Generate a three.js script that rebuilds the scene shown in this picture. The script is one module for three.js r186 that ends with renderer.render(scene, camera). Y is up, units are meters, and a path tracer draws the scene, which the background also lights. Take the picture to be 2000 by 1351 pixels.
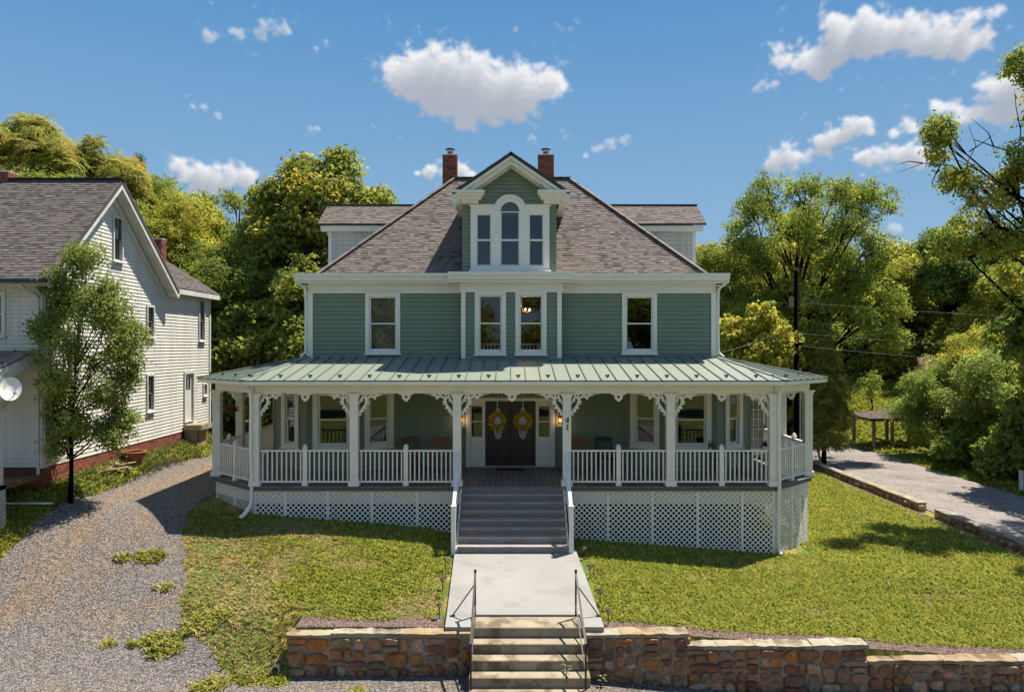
import * as THREE from 'three';
import { mergeGeometries } from 'three/addons/utils/BufferGeometryUtils.js';
import { ImprovedNoise } from 'three/addons/math/ImprovedNoise.js';
import { FontLoader } from 'three/addons/loaders/FontLoader.js';
import { TextGeometry } from 'three/addons/geometries/TextGeometry.js';

// ---------------------------------------------------------------- camera, sky, sun, exposure
const scene = new THREE.Scene();
const camera = new THREE.PerspectiveCamera(49.97, 2000 / 1351, 0.1, 2000);
camera.position.set(0, 5.29, 24.17);
camera.lookAt(0, 5.29, 0);
const renderer = new THREE.WebGLRenderer({ antialias: true });
renderer.setSize(1024, 691);
renderer.toneMapping = THREE.LinearToneMapping;
renderer.toneMappingExposure = 1.95;
renderer.shadowMap.enabled = true;
renderer.shadowMap.type = THREE.PCFSoftShadowMap;
const sun = new THREE.DirectionalLight(new THREE.Color(1, 0.92, 0.78), 5);
sun.position.set(0.38 * 70, 70, -0.29 * 70);
sun.target.position.set(0, 0, 0);
sun.castShadow = true;
sun.shadow.mapSize.set(4096, 4096);
Object.assign(sun.shadow.camera, { left: -60, right: 60, top: 60, bottom: -60, near: 1, far: 200 });
scene.add(sun, sun.target);

// ---------------------------------------------------------------- random and noise
function rng(seed) {
  let s = seed >>> 0;
  return () => { s = (s + 0x6D2B79F5) | 0; let t = Math.imul(s ^ (s >>> 15), 1 | s); t = (t + Math.imul(t ^ (t >>> 7), 61 | t)) ^ t; return ((t ^ (t >>> 14)) >>> 0) / 4294967296; };
}
const clamp = (x, a = 0, b = 1) => Math.min(b, Math.max(a, x));
const mix = (a, b, t) => a + (b - a) * t;
const smooth = (a, b, x) => { const t = clamp((x - a) / (b - a)); return t * t * (3 - 2 * t); };
const IN = new ImprovedNoise();
const n3 = (x, y, z) => IN.noise(x, y, z);
function fbm(x, y, z, o = 5) { let a = 0.5, s = 0; for (let i = 0; i < o; i++) { s += a * n3(x, y, z); x = x * 2.03 + 7.1; y = y * 2.03 + 3.7; z = z * 2.03 + 1.3; a *= 0.5; } return s; }

// ---------------------------------------------------------------- sky: blue air with scattered fair-weather cumulus, degrees (azimuth, elevation, radius)
const CLOUDS = [
  [-7.5,19.8,2.03, -5.5,20.5,1.84, -3.2,20.2,1.92, -0.4,19.6,2.05, 2.0,19.4,1.68, 3.4,19.4,0.93, -8.6,19.7,1.29, -3.9,18.3,2.06, -1.6,17.8,1.69, 0.4,18.3,1.69, -5.9,18.6,1.68, -3.7,16.9,0.68],
  [19.7,20.2,0.77, 21.1,19.7,1.11, 22.8,19.6,1.30, 24.1,20.4,1.35, 23.3,21.9,0.88, 25.4,20.7,1.50, 27.0,20.6,1.58, 28.9,20.2,1.46, 30.4,19.7,1.35, 31.0,19.1,0.96, 32.4,19.1,0.82, 31.8,20.6,0.57, 33.0,20.5,0.62, 22.5,19.0,0.76, 25.4,21.7,0.73],
  [18.8,18.4,0.43, 19.6,18.4,0.35, 18.3,18.2,0.29],
  [25.4,15.2,0.76, 24.5,14.8,0.87, 23.3,14.4,0.91, 22.5,13.8,0.78, 20.1,13.7,0.94, 21.1,13.2,0.79, 19.4,12.8,0.80, 25.8,14.5,0.34],
  [25.8,13.0,0.76, 27.0,12.8,0.89, 28.3,13.0,0.88, 28.9,12.4,0.74, 25.1,12.9,0.49],
  [28.3,14.7,0.67, 27.3,14.3,0.48, 29.8,15.7,0.53, 30.7,15.3,0.72, 31.3,14.4,0.72, 32.7,16.4,0.89, 33.8,16.2,1.01, 34.3,15.5,1.10, 32.4,15.0,0.81, 33.5,14.4,0.89, 34.9,15.7,1.25],
  [-22.5,21.3,0.31, -22.1,21.0,0.41, -20.6,21.7,0.34, -20.1,21.5,0.35, -18.5,22.1,0.56, -17.4,22.4,0.63, -18.8,21.6,0.42, -16.9,22.1,0.35],
  [-23.3,16.5,0.24, -22.5,16.5,0.35, -21.6,16.1,0.32],
  [-15.2,15.7,0.29, -14.7,15.8,0.26],
  [-24.3,12.3,0.77, -23.2,12.0,1.07, -21.8,11.9,1.15, -20.4,12.2,1.01, -19.4,12.0,0.73, -22.5,11.0,1.08],
  [6.5,14.8,0.49, 7.5,15.1,0.53, 8.6,15.4,0.45, 5.7,14.3,0.23],
  [-6.3,13.2,0.61, -4.7,13.2,0.84, -3.7,13.2,0.69, -3.0,13.0,0.31, -7.3,13.0,0.23],
  [-9.6,11.4,0.53, -10.0,11.5,0.31],
  [27.3,8.0,0.56],
  [-14.8,21.1,0.25, -14.1,21.6,0.21],
];
{ // the same kind of cloud all round and overhead
  const r = rng(77);
  for (let k = 0; k < 95; k++) {
    const az = r() * 360 - 180, el = 9 + 60 * Math.pow(r(), 1.3), size = 0.7 + 2.2 * r() * (0.6 + el / 60), n = 5 + Math.floor(r() * 8), c = [];
    if (Math.abs(az) < 42 && el < 32) continue;
    for (let i = 0; i < n; i++) c.push(az + (r() - 0.5) * size * 5 / Math.cos(el * 0.0174), el + (r() - 0.5) * size * 1.8, size * (0.5 + r() * 0.6));
    CLOUDS.push(c);
  }
}
function makeSky() {
  const Wd = 3072, Hd = 1536, data = new Float32Array(Wd * Hd * 4), D = Math.PI / 180;
  const zen = [0.026, 0.105, 0.275], mid = [0.042, 0.142, 0.300], low = [0.185, 0.285, 0.375];
  for (let j = 0; j < Hd; j++) {
    const el = ((j + 0.5) / Hd - 0.5) * 180, t1 = smooth(30, 75, el), t0 = Math.pow(clamp((el - 2) / 26), 0.8);
    for (let i = 0; i < Wd; i++) {
      const o = (j * Wd + i) * 4;
      for (let c = 0; c < 3; c++) data[o + c] = el < 0 ? [0.14, 0.145, 0.125][c] : mix(mix(low[c], mid[c], t0), zen[c], t1);
      data[o + 3] = 1;
    }
  }
  for (const c of CLOUDS) {
    let a0 = 1e9, a1 = -1e9, e0 = 1e9, e1 = -1e9, big = 0;
    for (let k = 0; k < c.length; k += 3) { const w = c[k + 2] * 1.7 / Math.cos(c[k + 1] * D); a0 = Math.min(a0, c[k] - w); a1 = Math.max(a1, c[k] + w); e0 = Math.min(e0, c[k + 1] - c[k + 2] * 1.7); e1 = Math.max(e1, c[k + 1] + c[k + 2] * 1.7); big = Math.max(big, c[k + 2]); }
    const fieldAt = (az, el) => {   // 0 outside .. >1 deep inside
      let s = 0;
      for (let k = 0; k < c.length; k += 3) {
        const dx = (az - c[k]) * Math.cos(c[k + 1] * D) / c[k + 2], dy = (el - c[k + 1]) / c[k + 2], q = dx * dx + dy * dy;
        if (q < 2.6) s += Math.pow(1 - q / 2.6, 2.6);
      }
      return s;
    };
    const warp = (az, el) => { const f = 1.0 / Math.sqrt(big); return fbm(az * f * 1.3, el * f * 1.7, c[0] * 3.1, 6) + 0.35 * fbm(az * f * 5.1, el * f * 5.9, c[1], 4); };
    const dens = (az, el) => fieldAt(az, el) * 1.1 + warp(az, el) * 1.35 - 0.40;
    const wisp = big < 0.7 ? 0.55 : 1;
    const j0 = Math.max(0, Math.floor((e0 / 180 + 0.5) * Hd)), j1 = Math.min(Hd - 1, Math.ceil((e1 / 180 + 0.5) * Hd));
    for (let j = j0; j <= j1; j++) {
      const el = ((j + 0.5) / Hd - 0.5) * 180;
      const step = 360 / Wd;
      for (let ci = Math.floor(a0 / step); ci <= Math.ceil(a1 / step); ci++) {
        const az = (ci + 0.5) * step, d = dens(az, el);
        if (d <= -0.1) continue;
        let sh = 0;
        for (let q = 1; q <= 4; q++) sh += clamp(dens(az + 0.12 * q * big, el + 0.30 * q * big) , 0, 1.2);
        const lit = Math.exp(-sh * 0.55), a = wisp * smooth(-0.1, 0.75, d) * 0.97;
        const body = 0.90 * lit + 0.10, col = [mix(0.165, 0.475, body), mix(0.19, 0.475, body), mix(0.235, 0.48, body)];
        const i = (((ci + Wd / 4) % Wd) + Wd) % Wd;
        const o = (j * Wd + i) * 4;
        for (let k = 0; k < 3; k++) data[o + k] = mix(data[o + k], col[k], a);
      }
    }
  }
  const t = new THREE.DataTexture(data, Wd, Hd, THREE.RGBAFormat, THREE.FloatType);
  t.mapping = THREE.EquirectangularReflectionMapping; t.magFilter = t.minFilter = THREE.LinearFilter; t.colorSpace = THREE.LinearSRGBColorSpace; t.needsUpdate = true;
  return t;
}
scene.background = makeSky();
scene.environment = scene.background;
console.log('sky done');

// ---------------------------------------------------------------- procedural textures (tileable)
const H2 = (x, y, s) => { let h = (x * 374761393 + y * 668265263 + s * 974634521) | 0; h = Math.imul(h ^ (h >>> 13), 1274126177); return ((h ^ (h >>> 16)) >>> 0) / 4294967296; };
function tile(x, y, p, s) { const xi = Math.floor(x), yi = Math.floor(y), fx = x - xi, fy = y - yi, u = fx * fx * (3 - 2 * fx), v = fy * fy * (3 - 2 * fy), m = (a) => ((a % p) + p) % p; return mix(mix(H2(m(xi), m(yi), s), H2(m(xi + 1), m(yi), s), u), mix(H2(m(xi), m(yi + 1), s), H2(m(xi + 1), m(yi + 1), s), u), v); }
function tfbm(u, v, p, o, s) { let a = 0.5, r = 0, n = 0; for (let i = 0; i < o; i++) { r += a * tile(u * p, v * p, p, s + i); n += a; a *= 0.55; p *= 2; } return r / n; }
function tex(n, f, rep = 1, srgb = false) {   // f(u, v) -> [r, g, b] 0..1
  const d = new Uint8Array(n * n * 4);
  for (let j = 0; j < n; j++) for (let i = 0; i < n; i++) { const c = f((i + 0.5) / n, (j + 0.5) / n), o = (j * n + i) * 4; for (let k = 0; k < 3; k++) d[o + k] = clamp(c[k]) * 255; d[o + 3] = 255; }
  const t = new THREE.DataTexture(d, n, n); t.wrapS = t.wrapT = THREE.RepeatWrapping; t.magFilter = THREE.LinearFilter; t.minFilter = THREE.LinearMipmapLinearFilter; t.generateMipmaps = true;
  t.repeat.set(rep, rep); if (srgb) t.colorSpace = THREE.SRGBColorSpace; t.needsUpdate = true; return t;
}
const g3 = (x) => [x, x, x];
const T = {
  paint: tex(256, (u, v) => { const a = tfbm(u, v, 4, 5, 3), b = tfbm(u, v, 32, 3, 9); return g3(0.90 + 0.10 * (a * 0.7 + b * 0.3) - 0.05 * smooth(0.62, 0.8, a)); }, 0.55, true),
  paintBump: tex(256, (u, v) => g3(tfbm(u * 1, v, 16, 4, 5)), 0.8),
  grain: tex(256, (u, v) => g3(0.72 + 0.28 * tfbm(u, v, 64, 3, 12)), 0.9, true),
  grit: tex(256, (u, v) => g3(tfbm(u, v, 64, 3, 22)), 1.3),
  concrete: tex(512, (u, v) => { const a = tfbm(u, v, 3, 6, 31), b = tfbm(u, v, 90, 2, 33), s = smooth(0.56, 0.75, tfbm(u, v, 5, 5, 35)); return [0.88 + 0.10 * a + 0.06 * (b - 0.5) - 0.05 * s, 0.88 + 0.10 * a + 0.06 * (b - 0.5) - 0.055 * s, 0.88 + 0.09 * a + 0.06 * (b - 0.5) - 0.065 * s]; }, 0.35, true),
  oldConcrete: tex(512, (u, v) => { const a = tfbm(u, v, 4, 6, 41), b = tfbm(u, v, 90, 2, 43), s = smooth(0.48, 0.72, tfbm(u, v, 6, 5, 45)); return [0.78 + 0.2 * a + 0.1 * (b - 0.5) - 0.26 * s, 0.77 + 0.2 * a + 0.1 * (b - 0.5) - 0.29 * s, 0.74 + 0.2 * a + 0.1 * (b - 0.5) - 0.33 * s]; }, 0.5, true),
  stone: tex(512, (u, v) => { const a = tfbm(u, v, 5, 6, 51), b = tfbm(u, v, 60, 3, 53), r = smooth(0.52, 0.7, tfbm(u, v, 7, 4, 55)), l = smooth(0.58, 0.7, tfbm(u, v, 11, 4, 57)); return [0.55 + 0.35 * a + 0.25 * (b - 0.5) + 0.12 * r + 0.1 * l, 0.52 + 0.35 * a + 0.25 * (b - 0.5) + 0.1 * l - 0.03 * r, 0.50 + 0.35 * a + 0.25 * (b - 0.5) + 0.1 * l - 0.1 * r]; }, 0.9, true),
  stoneBump: tex(256, (u, v) => g3(tfbm(u, v, 9, 5, 61)), 1.6),
  wood: tex(512, (u, v) => { const w = tfbm(u, v, 4, 4, 71) * 3, a = tile(u * 4 + w * 0.3, v * 96 + w * 2, 96, 73), b = tfbm(u, v, 8, 4, 75); return g3(0.7 + 0.22 * a + 0.14 * b - 0.06); }, 0.8, true),
  soil: tex(512, (u, v) => { const a = tfbm(u, v, 6, 6, 81), b = tfbm(u, v, 64, 3, 83); const d = smooth(0.5, 0.66, a); return [mix(0.34, 0.56, d) * (0.6 + 0.7 * b), mix(0.40, 0.48, d) * (0.6 + 0.7 * b), mix(0.16, 0.30, d) * (0.6 + 0.7 * b)]; }, 0.25, true),
  gravel: tex(1024, (u, v) => {   // crushed stone: cells with their own grey
    const n = 72; let best = 9, id = 0; const x = u * n, y = v * n, xi = Math.floor(x), yi = Math.floor(y);
    for (let a = -1; a <= 1; a++) for (let b = -1; b <= 1; b++) { const cx = ((xi + a) % n + n) % n, cy = ((yi + b) % n + n) % n, px = xi + a + H2(cx, cy, 1), py = yi + b + H2(cx, cy, 2), q = Math.hypot((x - px) * 1.0, y - py); if (q < best) { best = q; id = H2(cx, cy, 3); } }
    const l = 0.36 + 0.36 * id, w = smooth(0.5, 0.68, tfbm(u, v, 3, 4, 91));
    return [l * mix(1.0, 1.06, w), l * mix(0.985, 1.0, w), l * mix(0.995, 0.90, w)];
  }, 0.42, true),
  gravelBump: tex(512, (u, v) => { const n = 72; let best = 9; const x = u * n, y = v * n, xi = Math.floor(x), yi = Math.floor(y); for (let a = -1; a <= 1; a++) for (let b = -1; b <= 1; b++) { const cx = ((xi + a) % n + n) % n, cy = ((yi + b) % n + n) % n; best = Math.min(best, Math.hypot(x - xi - a - H2(cx, cy, 1), y - yi - b - H2(cx, cy, 2))); } return g3(1 - best); }, 0.42),
  asphalt: tex(512, (u, v) => { const a = tfbm(u, v, 3, 5, 101), b = tfbm(u, v, 128, 2, 103), s = smooth(0.55, 0.7, tfbm(u, v, 4, 5, 105)), k = smooth(0.03, 0.0, Math.abs(tfbm(u, v, 5, 5, 108) - 0.5)); return g3(0.74 + 0.28 * a + 0.22 * (b - 0.5) - 0.12 * s - 0.22 * k); }, 0.3, true),
  bark: tex(256, (u, v) => { const a = tile(u * 24 + tfbm(u, v, 4, 3, 111) * 4, v * 6, 24, 113), b = tfbm(u, v, 16, 4, 115); return g3(0.45 + 0.35 * a + 0.3 * b - 0.1); }, 1.2, true),
  rustRoof: tex(256, (u, v) => { const a = tfbm(u, v, 5, 5, 121), s = smooth(0.45, 0.6, a); return [mix(0.75, 0.66, s), mix(0.73, 0.52, s), mix(0.70, 0.42, s)]; }, 0.6, true),
  streak: tex(256, (u, v) => { const a = tfbm(u, v, 4, 5, 131), s = smooth(0.55, 0.72, tile(u * 32 + tfbm(u, v, 4, 3, 137) * 2, v * 4, 32, 133)), b = tfbm(u, v, 32, 3, 135); return [0.90 + 0.1 * a - 0.09 * s * a - 0.05 * b, 0.90 + 0.1 * a - 0.10 * s * a - 0.05 * b, 0.89 + 0.1 * a - 0.12 * s * a - 0.05 * b]; }, 0.4, true),
};
const lin = (r, g, b) => new THREE.Color().setRGB(r, g, b);
const std = (c, rough, o = {}) => new THREE.MeshStandardMaterial({ color: c, roughness: rough, metalness: 0, ...o });
const M = {
  white: std(lin(0.84, 0.80, 0.73), 0.45, { map: T.paint, bumpMap: T.paintBump, bumpScale: 0.0015 }),
  trim: std(lin(0.86, 0.82, 0.76), 0.42, { map: T.paint }),
  green: std(lin(0.19, 0.24, 0.165), 0.5, { map: T.paint, bumpMap: T.paintBump, bumpScale: 0.0015 }),
  sheath: std(lin(0.05, 0.065, 0.05), 0.9),
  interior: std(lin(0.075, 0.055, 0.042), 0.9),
  roofMetal: new THREE.MeshPhysicalMaterial({ color: lin(0.205, 0.238, 0.19), roughness: 0.55, metalness: 0.0, clearcoat: 0.25, clearcoatRoughness: 0.35, map: T.paint }),
  seam: std(lin(0.085, 0.125, 0.108), 0.45),
  flash: std(lin(0.13, 0.21, 0.22), 0.45, { map: T.paint }),
  heart: std(lin(0.03, 0.045, 0.035), 0.85),
  shingle: std(lin(1, 1, 1), 0.95, { vertexColors: true, map: T.grain, bumpMap: T.grit, bumpScale: 0.004 }),
  brick: std(lin(1, 1, 1), 0.9, { vertexColors: true, map: T.grain }),
  mortar: std(lin(0.52, 0.49, 0.44), 0.95, { map: T.grain }),
  darkMetal: std(lin(0.035, 0.035, 0.04), 0.5, { metalness: 0.4 }),
  steel: std(lin(0.5, 0.5, 0.5), 0.35, { metalness: 0.9 }),
  deck: std(lin(0.235, 0.225, 0.235), 0.6, { map: T.wood }),
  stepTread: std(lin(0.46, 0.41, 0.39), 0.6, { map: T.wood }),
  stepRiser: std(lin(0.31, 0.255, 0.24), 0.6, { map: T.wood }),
  concrete: std(lin(0.30, 0.292, 0.285), 0.85, { map: T.concrete, bumpMap: T.grit, bumpScale: 0.002 }),
  oldConcrete: std(lin(0.37, 0.315, 0.24), 0.9, { map: T.oldConcrete, bumpMap: T.grit, bumpScale: 0.003 }),
  asphalt: std(lin(0.25, 0.22, 0.205), 0.9, { map: T.asphalt, bumpMap: T.grit, bumpScale: 0.003 }),
  glass: new THREE.MeshPhysicalMaterial({ color: lin(0.86, 0.88, 0.88), roughness: 0.02, transmission: 1, thickness: 0, ior: 1.55 }),
  door: std(lin(0.040, 0.026, 0.034), 0.38, { map: T.wood }),
  ceiling: std(lin(0.62, 0.62, 0.58), 0.7),
  pole: std(lin(0.32, 0.25, 0.20), 0.9, { map: T.wood }),
  rawWood: std(lin(0.42, 0.27, 0.12), 0.8, { map: T.wood }),
  rockOrange: std(lin(0.36, 0.13, 0.035), 0.5, { map: T.wood }),
  rockBrown: std(lin(0.19, 0.085, 0.04), 0.5, { map: T.wood }),
  black: std(lin(0.018, 0.020, 0.028), 0.5),
  iron: std(lin(0.055, 0.042, 0.038), 0.55, { metalness: 0.3, map: T.grain }),
  bark: std(lin(0.20, 0.155, 0.12), 0.95, { map: T.bark, bumpMap: T.bark, bumpScale: 0.02 }),
  deadBark: std(lin(0.11, 0.09, 0.085), 0.95, { map: T.bark }),
  clap: std(lin(0.70, 0.685, 0.66), 0.65, { map: T.streak, bumpMap: T.paintBump, bumpScale: 0.002 }),
  weatheredTrim: std(lin(0.66, 0.66, 0.65), 0.7, { map: T.streak }),
  brownSash: std(lin(0.20, 0.13, 0.11), 0.7, { map: T.wood }),
  foundation: std(lin(0.16, 0.055, 0.04), 0.85, { map: T.streak }),
};

// ---------------------------------------------------------------- object helpers
const taken = new Map();
function numbered(name) { const k = taken.get(name) || 0; taken.set(name, k + 1); return k ? `${name}_${String(k).padStart(3, '0')}` : name; }
function mesh(name, geo, mat, parent) { const m = new THREE.Mesh(geo, mat); m.castShadow = m.receiveShadow = true; m.name = parent === scene || !parent ? numbered(name) : name; (parent || scene).add(m); return m; }
function part(name, parent, pos = [0, 0, 0], ry = 0) { const g = new THREE.Group(); g.name = name; g.position.set(...pos); g.rotation.y = ry; parent.add(g); return g; }
function thing(name, label, category, pos = [0, 0, 0], ry = 0, group) { const g = part(numbered(name), scene, pos, ry); g.userData = { label, category }; if (group) g.userData.group = group; return g; }
function tag(o, label, category, group, kind) { Object.assign(o.userData, { label, category }); if (group) o.userData.group = group; if (kind) o.userData.kind = kind; return o; }
function copy(o, pos, ry, label) { const c = o.clone(); c.userData = { ...o.userData }; c.name = numbered(o.name.replace(/_\d{3}$/, '')); scene.add(c); c.position.set(...pos); if (ry !== undefined) c.rotation.y = ry; if (label) c.userData.label = label; return c; }
function metricUV(g) {   // uv in metres from the face's own axes
  if (!g.attributes.normal) g.computeVertexNormals();
  const p = g.attributes.position, n = g.attributes.normal, uv = new Float32Array(p.count * 2);
  for (let i = 0; i < p.count; i++) {
    const x = p.getX(i), y = p.getY(i), z = p.getZ(i), ax = Math.abs(n.getX(i)), ay = Math.abs(n.getY(i)), az = Math.abs(n.getZ(i));
    if (ay >= ax && ay >= az) { uv[2 * i] = x; uv[2 * i + 1] = z; } else if (ax >= az) { uv[2 * i] = z; uv[2 * i + 1] = y; } else { uv[2 * i] = x; uv[2 * i + 1] = y; }
  }
  g.setAttribute('uv', new THREE.BufferAttribute(uv, 2)); return g;
}
function bx(w, h, d, x = 0, y = 0, z = 0, r) { const g = new THREE.BoxGeometry(w, h, d); if (r) g.applyMatrix4(new THREE.Matrix4().makeRotationFromEuler(new THREE.Euler(...r))); g.translate(x, y, z); return metricUV(g); }
const span = (x0, x1, y0, y1, z0, z1) => bx(x1 - x0, y1 - y0, z1 - z0, (x0 + x1) / 2, (y0 + y1) / 2, (z0 + z1) / 2);
function chamferBox(w, h, d, c = 0.01, x = 0, y = 0, z = 0) {
  const s = new THREE.Shape(); const a = w / 2 - c, b = d / 2 - c; s.moveTo(-a, -b); s.lineTo(a, -b); s.lineTo(a, b); s.lineTo(-a, b); s.closePath();
  const g = new THREE.ExtrudeGeometry(s, { depth: h - 2 * c, bevelEnabled: true, bevelSize: c, bevelThickness: c, bevelSegments: 1, steps: 1 }); g.rotateX(-Math.PI / 2); g.translate(x, y - h / 2 + c, z); return metricUV(g);
}
function merge(list) { const l = list.map((g) => { const h = g.index ? g.toNonIndexed() : g; for (const k of Object.keys(h.attributes)) if (!['position', 'normal', 'uv', 'color'].includes(k)) h.deleteAttribute(k); return h; }); return mergeGeometries(l); }
function beam(a, b, w, h) { // square bar from a to b
  const A = new THREE.Vector3(...a), B = new THREE.Vector3(...b), d = B.clone().sub(A), g = new THREE.BoxGeometry(w, h, d.length());
  metricUV(g); const m = new THREE.Matrix4().lookAt(B, A, Math.abs(d.y) > 0.98 * d.length() ? new THREE.Vector3(0, 0, 1) : new THREE.Vector3(0, 1, 0)); m.setPosition(A.clone().add(B).multiplyScalar(0.5)); g.applyMatrix4(m); return g;
}
function tube(pts, r, seg = 6, n) { const c = new THREE.CatmullRomCurve3(pts.map((p) => new THREE.Vector3(...p))); return metricUV(new THREE.TubeGeometry(c, n || pts.length * 5, r, seg)); }
function taper(pts, radii, seg = 6) {   // tapered limb through points
  const pos = [], idx = [], nor = [], uv = [], up = new THREE.Vector3(0.31, 0.2, 0.93).normalize(); let run = 0;
  for (let i = 0; i < pts.length; i++) {
    const p = new THREE.Vector3(...pts[i]), q = new THREE.Vector3(...pts[Math.min(i + 1, pts.length - 1)]), o = new THREE.Vector3(...pts[Math.max(0, i - 1)]), t = q.clone().sub(o).normalize(), a = up.clone().cross(t).normalize(), b = t.clone().cross(a);
    if (i) run += p.distanceTo(o);
    for (let k = 0; k <= seg; k++) { const th = k / seg * Math.PI * 2, n = a.clone().multiplyScalar(Math.cos(th)).addScaledVector(b, Math.sin(th)); pos.push(p.x + n.x * radii[i], p.y + n.y * radii[i], p.z + n.z * radii[i]); nor.push(n.x, n.y, n.z); uv.push(k / seg * 6.28 * radii[0], run); }
  }
  const s = seg + 1; for (let i = 0; i + 1 < pts.length; i++) for (let k = 0; k < seg; k++) { const a = i * s + k; idx.push(a, a + s, a + 1, a + 1, a + s, a + s + 1); }
  const g = new THREE.BufferGeometry(); g.setAttribute('position', new THREE.Float32BufferAttribute(pos, 3)); g.setAttribute('normal', new THREE.Float32BufferAttribute(nor, 3)); g.setAttribute('uv', new THREE.Float32BufferAttribute(uv, 2)); g.setIndex(idx); return g;
}
// flat polygon (2-D points in a frame o, ex, ey) raised along ez by t0..t1
function prism(poly, f, t0, t1) {
  const P = (p, t) => [f.o.x + f.ex.x * p[0] + f.ey.x * p[1] + f.ez.x * t, f.o.y + f.ex.y * p[0] + f.ey.y * p[1] + f.ez.y * t, f.o.z + f.ex.z * p[0] + f.ey.z * p[1] + f.ez.z * t];
  const pos = [], uv = [], tri = (a, b, c, ua, ub, uc) => { pos.push(...a, ...b, ...c); uv.push(...ua, ...ub, ...uc); }, n = poly.length;
  for (let i = 1; i + 1 < n; i++) { tri(P(poly[0], t1), P(poly[i], t1), P(poly[i + 1], t1), poly[0], poly[i], poly[i + 1]); tri(P(poly[0], t0), P(poly[i + 1], t0), P(poly[i], t0), poly[0], poly[i + 1], poly[i]); }
  for (let i = 0; i < n; i++) { const a = poly[i], b = poly[(i + 1) % n], l = Math.hypot(a[0] - b[0], a[1] - b[1]); tri(P(a, t0), P(b, t0), P(b, t1), [0, 0], [l, 0], [l, t1 - t0]); tri(P(a, t0), P(b, t1), P(a, t1), [0, 0], [l, t1 - t0], [0, t1 - t0]); }
  const g = new THREE.BufferGeometry(); g.setAttribute('position', new THREE.Float32BufferAttribute(pos, 3)); g.setAttribute('uv', new THREE.Float32BufferAttribute(uv, 2)); g.computeVertexNormals(); return g;
}
function cut(poly, nx, ny, c) { const out = []; for (let i = 0; i < poly.length; i++) { const a = poly[i], b = poly[(i + 1) % poly.length], da = nx * a[0] + ny * a[1] - c, db = nx * b[0] + ny * b[1] - c; if (da <= 0) out.push(a); if ((da < 0 && db > 0) || (da > 0 && db < 0)) { const t = da / (da - db); out.push([mix(a[0], b[0], t), mix(a[1], b[1], t)]); } } return out; }
const cutBox = (poly, x0, x1, y0, y1) => cut(cut(cut(cut(poly, -1, 0, -x0), 1, 0, x1), 0, -1, -y0), 0, 1, y1);
function frame(o, along, up) { const O = new THREE.Vector3(...o), ex = new THREE.Vector3(...along).sub(O).normalize(), v = new THREE.Vector3(...up).sub(O), ey = v.addScaledVector(ex, -v.dot(ex)).normalize(), ez = ex.clone().cross(ey); return { o: O, ex, ey, ez, to: (p) => { const d = new THREE.Vector3(...p).sub(O); return [d.dot(ex), d.dot(ey)]; } }; }
const rectShape = (s, x0, x1, y0, y1) => { s.moveTo(x0, y0); s.lineTo(x1, y0); s.lineTo(x1, y1); s.lineTo(x0, y1); s.closePath(); return s; };
function extrude(shape, depth, z0 = 0, bevel = 0) { const g = new THREE.ExtrudeGeometry(shape, { depth: depth - 2 * bevel, bevelEnabled: bevel > 0, bevelSize: bevel, bevelOffset: -bevel, bevelThickness: bevel, bevelSegments: 1, curveSegments: 14 }); g.translate(0, 0, z0 + bevel); return metricUV(g); }
function ringShape(x0, x1, y0, y1, holes) { const s = rectShape(new THREE.Shape(), x0, x1, y0, y1); for (const h of holes) s.holes.push(rectShape(new THREE.Path(), ...h)); return s; }
function ribbon(pts, w0, w1 = w0) { // flat band along a curve, as a Shape
  const c = new THREE.CatmullRomCurve3(pts.map((p) => new THREE.Vector3(p[0], p[1], 0))), N = pts.length * 5, L = [], R = [];
  for (let i = 0; i <= N; i++) { const t = i / N, p = c.getPointAt(t), d = c.getTangentAt(t), w = mix(w0, w1, t) / 2; L.push(new THREE.Vector2(p.x - d.y * w, p.y + d.x * w)); R.push(new THREE.Vector2(p.x + d.y * w, p.y - d.x * w)); }
  return new THREE.Shape([...L, ...R.reverse()]);
}

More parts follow.
